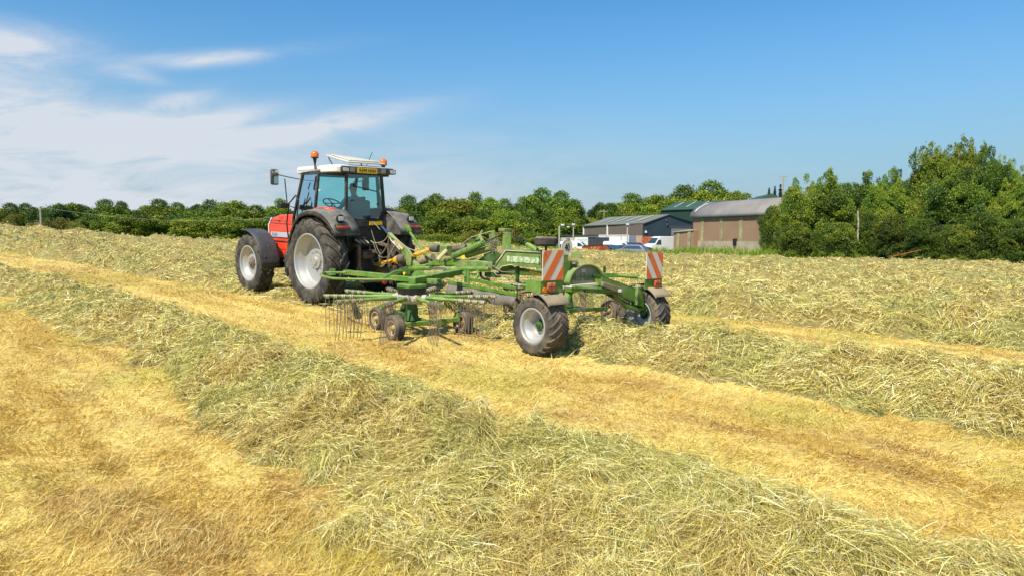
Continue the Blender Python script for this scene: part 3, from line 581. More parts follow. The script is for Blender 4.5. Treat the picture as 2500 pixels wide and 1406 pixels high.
# ------------------------------------------------------------------ sheds, vehicles and poles by the yard
B_ = dict(
 brownclad=mat('brown_cladding', (.155, .12, .09), .6, stripe=('X', 3.2, .5), dirt=(.22, .18, .13), dirt_amt=.3),
 roofg=mat('grey_green_roof', (.115, .125, .105), .7, stripe=('X', 2.5, .4), var=.15, vscale=.6, dirt=(.22, .22, .17), dirt_amt=.4),
 bluec=mat('dark_blue_cladding', (.030, .045, .058), .5, stripe=('X', 1.1, .9), var=.08, vscale=.5),
 block=mat('tan_render', (.48, .33, .2), .85, var=.12, vscale=.8, dirt=(.3, .2, .12), dirt_amt=.3),
 rustdoor=mat('rust_orange_boards', (.45, .13, .04), .8, stripe=('X', 1.4, .7), var=.35, vscale=1.5),
 roller=mat('roller_shutter', (.17, .19, .21), .5, stripe=('Z', 3, .5)),
 sky=mat('skylight_sheet', (.36, .38, .33), .5), skyy=mat('yellow_skylight_sheet', (.50, .46, .2), .5),
 greenroof=mat('dark_green_roof', (.035, .075, .04), .55, stripe=('X', 2, .4), var=.15, vscale=.4), greenwall=mat('dark_green_cladding', (.018, .045, .03), .6, stripe=('X', 2, .5)),
 tanclad=mat('tan_brown_cladding', (.30, .185, .105), .75, stripe=('X', 2.6, .8), var=.12, vscale=.35, dirt=(.24, .15, .085), dirt_amt=.3),
 lichen=mat('lichen_stained_sheet', (.30, .27, .13), .8, var=.4, vscale=.8, dirt=(.12, .1, .05), dirt_amt=.7),
 conc=mat('stained_concrete', (.36, .30, .2), .85, var=.25, vscale=.7, dirt=(.22, .16, .1), dirt_amt=.5),
 archroof=mat('weathered_tin_roof', (.22, .21, .195), .55, stripe=('X', 2.2, .5), var=.22, vscale=.5, dirt=(.2, .15, .11), dirt_amt=.5),
 beige=mat('beige_wall', (.50, .44, .35), .8), dgrey=mat('dark_grey_box', (.05, .055, .065), .6, var=.2), pale=mat('pale_pole', (.42, .38, .3), .7), polew=mat('wood_pole', (.32, .26, .18), .85),
 rustred=mat('red_rust_steel', (.48, .07, .018), .6, dirt=(.28, .12, .05), dirt_amt=.6), wglass=mat('vehicle_glass', (.03, .05, .06), .08, spec=.9, coat=.5),
 carblue=mat('blue_grey_car_paint', (.10, .14, .17), .25, coat=.8), cardark=mat('dark_teal_car_paint', (.03, .06, .08), .25, coat=.8), carsilver=mat('silver_car_paint', (.35, .37, .43), .3, coat=.6), carlilac=mat('lilac_grey_car_paint', (.20, .18, .25), .3, coat=.6),
 carwhite=mat('white_car_paint', (.70, .72, .72), .3, coat=.6), carblack=mat('navy_car_paint', (.02, .03, .05), .25, coat=.8), carred=mat('faded_red_car_paint', (.48, .12, .08), .4, coat=.4), stone=mat('grey_stone', (.25, .22, .2), .9, bump=.5, bscale=3, var=.2, vscale=1),
 asphalt=mat('yard_gravel', (.17, .15, .13), .9, var=.2, vscale=2))
YB = CH-2.25
def obox(m, a, b, z0, z1, th):
    """wall slab between ground points a and b, thickness th away from the viewer"""
    a, b = V((*a[:2], 0)), V((*b[:2], 0)); d = (b-a).normalized(); n = V((-d.y, d.x, 0)); n = n if n.y > 0 else -n
    m.add([(*(a)[:2], z0), (*(b)[:2], z0), (*(b+n*th)[:2], z0), (*(a+n*th)[:2], z0), (*(a)[:2], z1), (*(b)[:2], z1), (*(b+n*th)[:2], z1), (*(a+n*th)[:2], z1)],
          [(0, 1, 5, 4), (1, 2, 6, 5), (2, 3, 7, 6), (3, 0, 4, 7), (4, 5, 6, 7), (3, 2, 1, 0)]); return m
def slab(m, q, th):
    """quad q (4 points) thickened along its normal, backwards"""
    q = [V(p) for p in q]; n = (q[1]-q[0]).cross(q[3]-q[0]).normalized(); 
    return m.prism(q, n*th)
def local_obj(t, m, name, material, parent=None, **k):
    """mesh given in world points, re-expressed in the frame of thing t"""
    Mi = (Matrix.Translation(t.location) @ Matrix.Rotation(t.rotation_euler.z, 4, 'Z')).inverted(); m.v = [Mi @ p for p in m.v]
    return m.build(name, material, parent or t, **k)
lerp = lambda a, b, t: V(a)+(V(b)-V(a))*t
def warehouse():
    A, B, C = WP(1570, 545, 110), WP(1424, 552, 134), WP(1690, 542, 113); Dd = B+(C-A); ap = WP(1632, 524.3, 111.3); rf = WP(1486.5, 531, 136.5)
    ang = atan2((A-B).y, (A-B).x); t = empty('warehouse', loc=(*((A+B)/2)[:2], YB), rz=ang)
    tag(t, 'low warehouse with grey roof, brown long wall and dark blue corrugated gable', 'warehouse')
    jz = CH+.42; m = MB(); 
    for a, b in ((B, A),): slab(m, [(B.x, B.y, jz), (A.x, A.y, jz), A, B], -.1)
    local_obj(t, m, 'wall', M_['white'] if 0 else B_['brownclad'])
    m = MB(); off = V((-.0, 0, 0)); obox(m, B, A, YB, jz-.01, .4); local_obj(t, m, 'base_wall', B_['block'])
    d = (C-A).normalized(); nrm = V((d.y, -d.x, 0)).normalized(); nrm = nrm if nrm.y < 0 else -nrm
    m = MB(); m.prism([(A.x, A.y, jz-.1), (C.x, C.y, jz-.1), C, ap, A], -nrm*.15); m.v = [p+nrm*.05 for p in m.v]; local_obj(t, m, 'gable_wall', B_['bluec'])
    m = MB(); obox(m, A+nrm*.02, C+nrm*.02, YB, jz-.12, .3); local_obj(t, m, 'boarded_base', B_['rustdoor'])
    p = lambda s, z: (A+(C-A)*s).xy.to_3d()+V((0, 0, z))+nrm*.1
    m = MB().prism([p(.56, CH-1.2), p(.96, CH-1.2), p(.96, CH+1.55), p(.56, CH+1.55)], nrm*.05); local_obj(t, m, 'roller_door', B_['roller'])
    m = MB().prism([p(.54, CH+1.6), p(.98, CH+1.6), p(.98, CH+2.0), p(.54, CH+2.0)], nrm*.08); local_obj(t, m, 'lintel', B_['dgrey'])
    rb = lerp(rf, ap, 0); E_ = WP(1690, 542, 113); F_ = Dd
    m = MB(); slab(m, [B+V((-.25, -.3, -.02)), A+V((.05, -.3, -.02)), ap+V((0, -.2, .03)), rf], -.12); roof = local_obj(t, m, 'roof', B_['roofg'])
    m = MB(); slab(m, [ap+V((.05, -.2, .03)), C+V((.35, -.2, -.03)), V(F_)+V((.35, 0, 0)), rf], -.12); local_obj(t, m, 'roof', B_['greenroof'])
    nn = ((A-B).cross(ap-A)).normalized(); nn = nn if nn.z > 0 else -nn
    for i, s in enumerate((.2, .36, .50, .66, .84)):
        q = [lerp(lerp(B, A, s+a), lerp(rf, ap, s+a), k)+nn*.16 for a, k in ((0, .22), (.018, .22), (.018, .86), (0, .86))]
        local_obj(t, MB().prism(q, nn*.03), 'skylight', B_['skyy'] if i == 4 else B_['sky'], roof)
    for s in (0.01, .455): 
        q = lerp(B, A, s); local_obj(t, MB().beam((q.x-.05, q.y-.12, jz), (q.x-.05, q.y-.12, q.z), .28, .2, up=(0, 1, 0)), 'downpipe', M_['white'])
    for s, z in ((.05, 1.0), (.46, 2.9), (.47, 2.2)):
        q = p(s, CH+z); local_obj(t, MB().box(q, (.3, .3, .35)), 'wall_lamp', M_['white'] if s < .1 else B_['dgrey'])
warehouse()
def arch_shed():
    A, B = WP(1692, 533.5, 95), WP(1930, 524, 78); ax = (B-A).xy.to_3d().normalized(); n = V((-ax.y, ax.x, 0)); n = n if n.y > 0 else -n
    t = empty('arched_shed', loc=(*((A+B)/2)[:2], YB), rz=atan2(ax.y, ax.x)); tag(t, 'tan brown corrugated shed with curved grey tin roof and lichen stained strips', 'shed')
    Wd = 9.0; zc = CH-.42; ez = A.z
    m = MB(); slab(m, [(A.x, A.y, zc), (B.x, B.y, zc), B, A], -.12)
    en = n*Wd; arc = lambda P, k, lift=0: P+n*(Wd/2-(Wd/2+.35)*cos(pi*k))+V((0, 0, (2.25)*sin(pi*k)+lift))
    m.prism([(A.x, A.y, YB)]+[A]+[arc(A, k/10) for k in range(1, 10)]+[A+en, ((A+en).x, (A+en).y, YB)], ax*.12)
    m.prism([(B.x, B.y, YB)]+[B]+[arc(B, k/10) for k in range(1, 10)]+[B+en, ((B+en).x, (B+en).y, YB)], -ax*.12)
    obox(m, A+en, B+en, YB, ez, .12); local_obj(t, m, 'wall', B_['tanclad'])
    m = MB(); obox(m, A-n*.06, B-n*.06, YB, zc+.03, .3); local_obj(t, m, 'concrete_base', B_['conc'])
    m = MB(); rows = [[arc(P, k/18, .02) for k in range(19)] for P in (A-ax*.3, lerp(A, B, .33), lerp(A, B, .66), B+ax*.3)]; m.strip(rows); roof = local_obj(t, m, 'roof', B_['archroof'], solid=.08)
    m = MB(); m.strip([[arc(P, k/18, .09) for k in range(2, 8)] for P in (A+ax*.35, A+ax*.6)]); local_obj(t, m, 'skylight', M_['white'], roof, solid=.03)
    for s in (.10, .32, .53, .74, .95):
        q0 = lerp(A, B, s)-n*.03; q1 = q0+ax*.62; m = MB(); m.prism([(q0.x, q0.y, zc+.05), (q1.x, q1.y, zc+.05), (q1.x, q1.y, q1.z-.1), (q0.x, q0.y, q0.z-.1)], -n*.03); local_obj(t, m, 'stained_sheet', B_['lichen'])
    q = lerp(A, B, .5)-n*.1; local_obj(t, MB().box((q.x, q.y, zc-.1), (.7, .2, .9)), 'hatch', M_['ink'])
    # lean-to
    a, b = WP(1645, 567, 97.5), WP(1694, 562.5, 93.5); ax2 = (b-a).xy.to_3d().normalized(); n2 = V((-ax2.y, ax2.x, 0)); n2 = n2 if n2.y > 0 else -n2
    t2 = empty('lean_to_shed', loc=(*((a+b)/2)[:2], YB), rz=atan2(ax2.y, ax2.x)); tag(t2, 'low tan lean-to with two lichen strips against the arched shed end', 'shed')
    m = MB(); m.prism([(a.x, a.y, YB), (b.x, b.y, YB), b, a], n2*3); local_obj(t2, m, 'wall', B_['tanclad'])
    m = MB(); slab(m, [a-n2*.15+V((-.1, 0, .02)), b-n2*.15+V((0, 0, .02)), b+n2*3.2+V((0, 0, .4)), a+n2*3.2+V((-.1, 0, .4))], -.1); local_obj(t2, m, 'roof', B_['conc'])
    for s in (.17, .72):
        q0 = lerp(a, b, s)-n2*.05; q1 = q0+ax2*.65; m = MB(); m.prism([(q0.x, q0.y, YB+.6), (q1.x, q1.y, YB+.6), (q1.x, q1.y, q1.z-.12), (q0.x, q0.y, q0.z-.12)], -n2*.03); local_obj(t2, m, 'stained_sheet', B_['lichen'])
arch_shed()
def green_barn():
    a, b = WP(1615, 514.5, 150), WP(1712, 511, 138); ra, rb = WP(1652, 494.5, 158), WP(1800, 489, 146)
    d = (b-a).normalized(); n = V((-d.y, d.x, 0)); n = n if n.y > 0 else -n; b2 = a+(b-a)*1.55; 
    t = empty('green_barn', loc=(*((a+b2)/2)[:2], YB), rz=atan2(d.y, d.x)); tag(t, 'large dark green barn with pale roof lights behind the arched shed', 'barn')
    m = MB(); m.prism([(a.x, a.y, YB), (b2.x, b2.y, YB), b2, a], n*14); local_obj(t, m, 'wall', B_['greenwall'])
    m = MB(); slab(m, [a-n*.3+V((0, 0, .05)), b2-n*.3+V((0, 0, .05)), rb, ra], -.12); rf = local_obj(t, m, 'roof', B_['greenroof'])
    slabn = (b2-a).cross(ra-a).normalized(); slabn = slabn if slabn.z > 0 else -slabn
    for s in (.16, .36, .58):
        q = [lerp(lerp(a, b2, s+w), lerp(ra, rb, s+w), k)+slabn*.2 for w, k in ((0, .2), (.022, .2), (.022, .85), (0, .85))]; local_obj(t, MB().prism(q, slabn*.04), 'skylight', B_['sky'], rf)
    # another far barn seen between the trees
    a, b = WP(2080, 500, 92), WP(2140, 506, 84); ra, rb = WP(2090, 474, 97), WP(2150, 482, 90); t = empty('tin_barn', loc=(*((a+b)/2)[:2], YB)); tag(t, 'grey roofed barn glimpsed through the gap between the right trees', 'barn')
    m = MB().prism([(a.x, a.y, YB), (b.x, b.y, YB), b, a], (3, 6, 0)); local_obj(t, m, 'wall', B_['tanclad']); m = MB(); slab(m, [a, b, rb, ra], -.15); local_obj(t, m, 'roof', B_['archroof'])
    a, b = WP(1852, 487, 150), WP(1912, 487, 146); t = empty('gabled_barn', loc=(*((a+b)/2)[:2], YB)); tag(t, 'dark gabled barn roof on the skyline under the small conifers', 'barn')
    m = MB().prism([(a.x, a.y, YB), (b.x, b.y, YB), b, WP(1884, 473, 148), a], (1, 12, 0)); local_obj(t, m, 'wall', B_['greenroof'])
green_barn()
def church():
    a = WP(1605, 479, 300); t = empty('church_tower', loc=(a.x, a.y, YB)); tag(t, 'small far grey church tower with corner pinnacles above the trees', 'church tower'); h = a.z-YB
    MB().box((0, 0, h/2), (2.9*0+3.0, 3, h)).build('tower', B_['stone'], t)
    for i in (-1, 1):
        for j in (-1, 1): MB().tube([(i*1.4, j*1.4, h-.1), (i*1.4, j*1.4, h+1.4)], [.25, .05], 5).build('pinnacle', B_['stone'], t)
    for i in (-1, 0, 1): MB().box((i*.95, -1.4, h+.2), (.5, .25, .4)).build('battlement', B_['stone'], t)
church()
def low_building():
    a, b = WP(1365, 577, 112), WP(1437, 577, 108); d = (b-a).normalized(); t = empty('site_cabin', loc=(*((a+b)/2)[:2], YB), rz=atan2(d.y, d.x)); tag(t, 'low beige flat roofed cabin with a small window behind the lamp posts', 'cabin'); n = V((-d.y, d.x, 0))
    local_obj(t, MB().prism([(a.x, a.y, YB), (b.x, b.y, YB), b, a], n*5), 'wall', B_['beige']); local_obj(t, MB().prism([a-n*.2, b-n*.2, b-n*.2+V((0, 0, .18)), a-n*.2+V((0, 0, .18))], n*5.4), 'roof', B_['dgrey'])
    p = lambda s, z: V((lerp(a, b, s).x, lerp(a, b, s).y, z))-n*.03
    local_obj(t, MB().prism([p(.24, CH-1.0), p(.38, CH-1.0), p(.38, CH-.05), p(.24, CH-.05)], -n*.03), 'window', B_['wglass'])
    o = local_obj(t, MB().prism([p(.55, YB+.4), p(1.05, YB+.4), p(1.05, CH+.2), p(.55, CH+.2)], -n*.03), 'sign_panel', M_['white']); 
    T2 = text_mesh('lettering', 'YACHT', .42, M_['stripe'], p(.8, CH-.35)-n*.05, d, (0, 0, 1), None, width=1.9); T2.parent = t; T2.matrix_parent_inverse = (Matrix.Translation(t.location) @ Matrix.Rotation(t.rotation_euler.z, 4, 'Z')).inverted()
low_building()
def simple_box(name, px0, px1, y0, d0, d1, depth, material, label, cat, ribs=True):
    a, b = WP(px0, y0, d0), WP(px1, y0, d1); d = (b-a).xy.to_3d().normalized(); n = V((-d.y, d.x, 0)); n = n if n.y > 0 else -n; t = empty(name, loc=(*((a+b)/2)[:2], YB), rz=atan2(d.y, d.x)); tag(t, label, cat)
    local_obj(t, MB().prism([(a.x, a.y, YB+.15), (b.x, b.y, YB+.15), b, a], n*depth), 'body', material)
    m = MB()
    for z in (YB+.15, a.z): m.beam((a.x-n.x*.03, a.y-n.y*.03, z), (b.x-n.x*.03, b.y-n.y*.03, z), .1, .12)
    for k in (0, .5, 1): q = lerp(a, b, k); m.beam((q.x-n.x*.04, q.y-n.y*.04, YB+.1), (q.x-n.x*.04, q.y-n.y*.04, q.z+.03), .12, .08, up=(0, 1, 0))
    local_obj(t, m, 'frame', material)
    for k in (.25, .75): q = lerp(a, b, k); local_obj(t, MB().beam((q.x-n.x*.05, q.y-n.y*.05, YB+.3), (q.x-n.x*.05, q.y-n.y*.05, q.z-.1), .05, .04, up=(0, 1, 0)), 'door_bar', B_['dgrey'])
    return t, a, b, d, n
simple_box('storage_container', 1437, 1455, 580, 106, 104, 3, B_['dgrey'], 'dark grey storage container left of the white lorry box', 'container')
t, a, b, d, n = simple_box('white_trailer', 1463, 1535, 575.2, 106, 103, 2.5, M_['white'], 'long plain white box trailer parked against the warehouse wall', 'trailer')
q = lerp(a, b, .34)-n*.12; T2 = text_mesh('lettering', 'pave*', .3, M_['ink'], (q.x, q.y, CH-1.15), d, (0, 0, 1), None, width=1.2); T2.parent = t; T2.matrix_parent_inverse = (Matrix.Translation(t.location) @ Matrix.Rotation(t.rotation_euler.z, 4, 'Z')).inverted()
# red rusty trailer wedge
def red_trailer():
    a, b = WP(1424, 601, 78), WP(1490, 600, 76); c = WP(1470, 597, 76); zb = tz(*a.xy); t = empty('rusty_trailer', loc=(*((a+b)/2)[:2], zb)); tag(t, 'rusty red low trailer bed half hidden in the rough grass', 'trailer')
    local_obj(t, MB().prism([(a.x, a.y, zb-.2+.3), (b.x, b.y, zb+.1), (b.x, b.y, b.z-.45), c, a], (0, 1.6, 0)), 'body', B_['rustred'], bevel=.02)
    local_obj(t, MB().beam(a+V((0, -.03, 0)), c+V((0, -.03, 0)), .08, .06), 'rail', B_['dgrey'])
    for k in (.3, .7): q = lerp(a, b, k); local_obj(t, MB().lathe([(-.1, .05), (-.1, .3), (.1, .3), (.1, .05)], (q.x, q.y-.1, zb+.25), 14), 'wheel', M_['rubber'])
red_trailer()
t, a, b, d, n = simple_box('yellow_skip', 1303, 1344, 586, 84, 84, 2, M_['yellowp'], 'yellow metal skip behind the spare wheel of the rake', 'skip')
# cars: x forward, y left, z up, about 4.2 m long
def vehicle(name, prof, width, paint, glassq, wheels, loc, rz, label, cat, top=.82, belt=.95, wr=.31):
    t = empty(name, loc=loc, rz=rz); tag(t, label, cat)
    H = max(z for x, z in prof); m = MB(); rows = []
    def wy(z): return width/2*(1 if z < belt else 1-(1-top)*(z-belt)/(H-belt))
    n = len(prof); vs = [(x, s*wy(z), z) for s in (-1, 1) for x, z in prof]; m.add(vs, [tuple(range(n)), tuple(range(2*n-1, n-1, -1))]+[(i, (i+1) % n, n+(i+1) % n, n+i) for i in range(n)])
    m.build('body', paint, t, bevel=.05)
    for q in glassq:   # quads in the side plane, or across the width when marked
        kind, pts = q
        if kind == 'side':
            for s in (-1, 1): MB().prism([(x, s*(wy(z)+.004), z) for x, z in pts], (0, s*.012, 0)).build('side_window', B_['wglass'], t)
        else:
            (x0, z0_), (x1, z1_) = pts; nx, nz = -(z1_-z0_), (x1-x0); L = sqrt(nx*nx+nz*nz); nx, nz = nx/L*.012, nz/L*.012
            if nz < 0: nx, nz = -nx, -nz
            MB().prism([(x0+nx, -wy(z0_)*.9, z0_+nz), (x0+nx, wy(z0_)*.9, z0_+nz), (x1+nx, wy(z1_)*.9, z1_+nz), (x1+nx, -wy(z1_)*.9, z1_+nz)], (nx, 0, nz)).build(kind, B_['wglass'], t)
    xf = max(x for x, z in prof)
    for s in (-1, 1):
        MB().box((xf-.12, s*width*.36, .68 if H < 1.7 else .95), (.2, .34, .16)).build('headlight', M_['lampglass'], t, bevel=.03)
        for wx in wheels:
            w = MB().lathe([(-.1, wr*.5), (-.11, wr*.93), (-.07, wr), (.07, wr), (.11, wr*.93), (.1, wr*.5)], (wx, s*(width/2-.08), wr), 18).build('wheel', M_['rubber'], t)
            MB().lathe([(s*.09, .02), (s*.1, wr*.3), (s*.09, wr*.62)], (wx, s*(width/2-.08), wr), 14).build('rim', M_['rim'], w)
CARP = [(-2.0, .35), (-2.05, .75), (-1.95, .98), (-1.45, 1.38), (-.6, 1.46), (.25, 1.40), (1.0, .98), (1.9, .80), (2.08, .62), (2.08, .32)]
CARG = [('side', [(-1.6, 1.0), (.85, 1.0), (.25, 1.32), (-1.3, 1.32)]), ('windscreen', ((.98, 1.0), (.3, 1.38))), ('rear_window', ((-1.93, 1.0), (-1.5, 1.34)))]
SUVP = [(-2.1, .4), (-2.15, .9), (-2.05, 1.1), (-1.8, 1.62), (-.8, 1.70), (.25, 1.62), (.95, 1.12), (1.95, .98), (2.15, .75), (2.15, .38)]
SUVG = [('side', [(-1.85, 1.12), (.85, 1.12), (.25, 1.52), (-1.65, 1.52)]), ('windscreen', ((.93, 1.14), (.3, 1.58))), ('rear_window', ((-2.04, 1.12), (-1.84, 1.54)))]
VANP = [(-2.9, .45), (-2.95, 2.3), (-2.75, 2.48), (.9, 2.5), (1.35, 2.35), (2.1, 1.45), (2.75, 1.22), (2.95, .95), (2.95, .4)]
VANG = [('side', [(1.05, 1.35), (2.0, 1.35), (1.5, 1.98), (1.05, 1.98)]), ('windscreen', ((2.08, 1.47), (1.42, 2.26)))]
SVP = [(-2.1, .4), (-2.15, 1.65), (-2.0, 1.82), (.45, 1.86), (.85, 1.74), (1.5, 1.12), (2.1, .95), (2.25, .75), (2.25, .35)]
SVG = [('side', [(.5, 1.1), (1.35, 1.12), (.85, 1.55), (.5, 1.6)]), ('windscreen', ((1.48, 1.15), (.92, 1.66)))]
def vput(px, depth): c = WP(px, 600, depth); return (c.x, depth, YB)
L_, R_ = pi+.35, .5
vehicle('panel_van', VANP, 2.0, M_['white'], VANG, (-1.9, 2.0), vput(1618, 100), pi+.45, 'large white high roof panel van parked beside the lean-to', 'van', .88, 1.3, .36)
vehicle('small_van', SVP, 1.75, M_['white'], SVG, (-1.4, 1.4), vput(1513, 93), -.35, 'small white van with open view of its windscreen, before the box trailer', 'van', .88, 1.1)
vehicle('small_van', SVP, 1.75, M_['white'], SVG, (-1.4, 1.4), vput(1405, 98), -.35, 'small white van left of the dark container', 'van', .88, 1.1)
vehicle('parked_car', CARP, 1.75, B_['carblue'], CARG, (-1.3, 1.3), vput(1369, 98), -.2, 'pale blue grey car seen just right of the spare wheel', 'car')
vehicle('parked_car', CARP, 1.75, B_['cardark'], CARG, (-1.3, 1.3), vput(1491, 84), -.7, 'dark teal car with sloping bonnet beside the rusty trailer', 'car')
vehicle('parked_car', CARP, 1.75, B_['carwhite'], CARG, (-1.3, 1.3), vput(1519, 90), -.1, 'white car behind the dark cars', 'car')
vehicle('parked_car', CARP, 1.75, B_['carlilac'], CARG, (-1.3, 1.3), vput(1540, 82), pi-.5, 'lilac grey car facing left, nearest the rough grass', 'car')
vehicle('parked_car', CARP, 1.75, B_['carblue'], CARG, (-1.3, 1.3), vput(1522, 85), pi-.9, 'steel blue car wedged between teal and lilac cars', 'car')
vehicle('parked_car', SUVP, 1.85, B_['carblack'], SUVG, (-1.4, 1.35), vput(1556, 93), -.3, 'navy estate car behind the lilac grey car', 'car', .85, 1.1, .35)
vehicle('parked_car', CARP, 1.75, B_['carred'], CARG, (-1.3, 1.3), vput(1578, 107), pi, 'faded red car left of the high roof van', 'car')
# poles
def lamp_post(px, ytop, depth, r, lab, arm=0, twin=False):
    c = WP(px, ytop, depth); t = empty('lamp_post', loc=(c.x, depth, YB)); H = c.z-YB; tag(t, lab, 'lamp post'); MB().tube([(0, 0, 0), (0, 0, H)], [r*1.2, r], 8).build('pole', B_['pale'] if r > .07 else B_['dgrey'], t)
    if arm: MB().tube([(0, 0, H-.05), (arm, 0, H-.02)], .04, 6).build('arm', B_['dgrey'], t)
    hd = MB().box((arm*.7+(.15 if arm > 0 else 0), -.1, H+.05), (.46, .3, .34), Euler((RAD(35), 0, 0)).to_matrix()); hd.build('lamp_head', M_['stripe'], t, bevel=.04)
    if twin: MB().box((.65, -.05, H+.1), (.3, .3, .3)).build('lamp_head', B_['dgrey'], t, bevel=.04)
lamp_post(1365.5, 553, 90, .10, 'pale lamp post with tilted floodlight, left of the yard', .4)
lamp_post(1376, 557, 120, .06, 'thin grey post with short arm in front of the trees', .9)
lamp_post(1400, 551, 100, .08, 'lamp post with white head behind the speed disc', 0, False)
lamp_post(1532, 551, 98, .10, 'lamp post with twin floodlights before the brown warehouse wall', 0, True)
def pole(px, ytop, depth, zb, r, lab, arms=()):
    c = WP(px, ytop, depth); t = empty('power_pole', loc=(c.x, depth, zb)); H = c.z-zb; tag(t, lab, 'power pole'); MB().tube([(0, 0, 0), (0, 0, H)], [r*1.2, r], 8).build('pole', B_['polew'], t)
    for z, L in arms: MB().box((0, 0, H-z), (L, .14, .14)).build('crossarm', B_['polew'], t)
    if not arms: MB().box((0, -.08, H-.3), (.26, .08, .12)).build('crossarm', B_['polew'], t)
    return c
pole(98.5, 505, 70, tz(*WP(98.5, 500, 70).xy)-.3, .10, 'thick wooden power pole at the far left hedge')
pole(1913, 430, 175, YB, .16, 'tall power pole with crossarm on the skyline behind the conifers', ((.3, 2.6), (1.1, 2.0)))
pole(1475, 512, 150, YB, .09, 'small pole with crossarm against the tree left of the sheds', ((.4, 1.8),))
def wire(name, pts, r, lab):
    m = MB(); out = []
    for (a, b, sag) in pts:
        m.tube([lerp(a, b, k/12)-V((0, 0, sag*4*(k/12)*(1-k/12))) for k in range(13)], r, 5)
    o = m.build(name, B_['pale'], None); tag(o, lab, 'wire')
wire('power_line', [(WP(98.5, 506, 70), WP(715, 526, 78), 1.0)], .010, 'sagging wire from the left pole across the tree line')
wire('power_line', [(WP(1700, 482, 170), WP(1913, 431, 175), .6), (WP(1913, 431, 175), WP(2100, 455, 170), .4)], .012, 'thin wires rising to the skyline pole behind the sheds')
# small posts by the trees
a, b = WP(2094, 515, 53), WP(2094, 575, 53); o = MB().tube([tuple(a), tuple(lerp(a, b, .5)+V((.05, 0, 0))), (b.x, b.y, b.z-.6)], [.05, .07, .08], 8).build('bare_post', B_['pale']); tag(o, 'pale bare broken post standing among the right trees', 'post')
a, b = WP(2178, 626, 39), WP(2248, 611, 39.5); o = MB().tube([a-V((.1, 0, .05)), b+V((0, 0, 0))], .02, 7).build('leaning_rail', B_['rustred']); tag(o, 'thin rusty rail leaning in the grass under the right trees', 'rail')
yard = MB(); A1, A2, A3, A4 = (8, 76), (30, 74), (48, 150), (4, 150); yard.add([(x, y, YB+.03+ (0 if y > 80 else 0)) for x, y in (A1, A2, A3, A4)], [(0, 1, 2, 3)]); tag(yard.build('yard_ground', B_['asphalt'], smooth=False), 'gravel yard in front of the sheds', 'yard', kind='structure')
# ------------------------------------------------------------------ wheels
def ag_tyre(name, parent, mtl, R, w, rb, nl, lugh, c, lugw=.055, sweep=.34, slope=1):
    m = MB(); h = w/2; rt = R-lugh
    prof = [(-h*.80, rb), (-h*.97, rb+(rt-rb)*.22), (-h*1.0, rb+(rt-rb)*.5), (-h*.97, rb+(rt-rb)*.78), (-h*.86, rt-.012), (-h*.5, rt), (0, rt+.004), (h*.5, rt), (h*.86, rt-.012), (h*.97, rb+(rt-rb)*.78), (h*1.0, rb+(rt-rb)*.5), (h*.97, rb+(rt-rb)*.22), (h*.80, rb)]
    m.lathe(prof, c, 48); C = V(c)
    P = lambda y, r, a: C+V((r*cos(a), y, r*sin(a)))
    for s in (-1, 1):
        for k in range(nl):
            a0 = 2*pi*(k+(.5 if s > 0 else 0))/nl; pa = lugw/R
            pth = [(-.04*s*h, rt-.005, 0), (.35*s*h, rt-.005, sweep*.42), (.80*s*h, rt-.012, sweep*.8), (1.0*s*h, rt-.04, sweep*1.0), (1.03*s*h, rb+(rt-rb)*.72, sweep*1.08)]
            hs = [lugh, lugh, lugh*.95, lugh*.75, .008]; vs = []
            for (y, r, da), hh in zip(pth, hs):
                a = a0+slope*da; vs += [P(y, r-.01, a-pa*.62), P(y, r-.01, a+pa*.62), P(y, r+hh, a+pa*.42), P(y, r+hh, a-pa*.42)]
            fs = [(3, 2, 1, 0), tuple(16+i for i in range(4))]
            for j in range(4):
                for i in range(4): fs.append((j*4+i, j*4+(i+1) % 4, j*4+4+(i+1) % 4, j*4+4+i))
            m.add(vs, fs)
    return m.build(name, mtl, parent, angle=30)
def wheel(parent, c, s, R, w, rb, nl, lugh, rimm, hubm, dish=.0, hubr=.16, tmat=None, lugw=.055, nb=8, slope=1):
    """s = +1: outer face looks to +y"""
    C = V(c); h = w/2
    hb = MB().lathe([(s*(dish-.03), .01), (s*(dish+.10), .01), (s*(dish+.10), hubr*.45), (s*(dish+.07), hubr*.55), (s*(dish+.06), hubr*.95), (s*(dish+.0), hubr)], C, 20).build('wheel', hubm, parent)
    ag_tyre('tyre', hb, tmat or M_['rubber'], R, w, rb, nl, lugh, c, lugw, slope=slope)
    rimp = [(s*h*.86, rb+.018), (s*h*.88, rb+.022), (s*h*.90, rb+.004), (s*h*.84, rb-.012), (s*h*.62, rb-.022), (s*h*.5, rb-.05), (s*(dish+.06), rb-.07), (s*(dish+.015), rb-.10), (s*dish, rb*.70), (s*(dish+.02), hubr*1.3), (s*(dish+.02), hubr*.9)]
    MB().lathe(rimp, C, 48).build('rim', rimm, hb, solid=.008)
    MB().lathe([(-s*h*.85, rb+.012), (-s*h*.8, rb-.012), (-s*h*.3, rb-.05), (s*dish, rb-.08)], C, 40).build('rim', rimm, hb, solid=.008)
    for k in range(nb):
        a = 2*pi*k/nb; p = C+V((cos(a)*hubr*1.22, s*(dish+.02), sin(a)*hubr*1.22)); MB().tube([p, p+V((0, s*.03, 0))], .014, 6).build('wheel_bolt', M_['steel'], hb)
    return hb
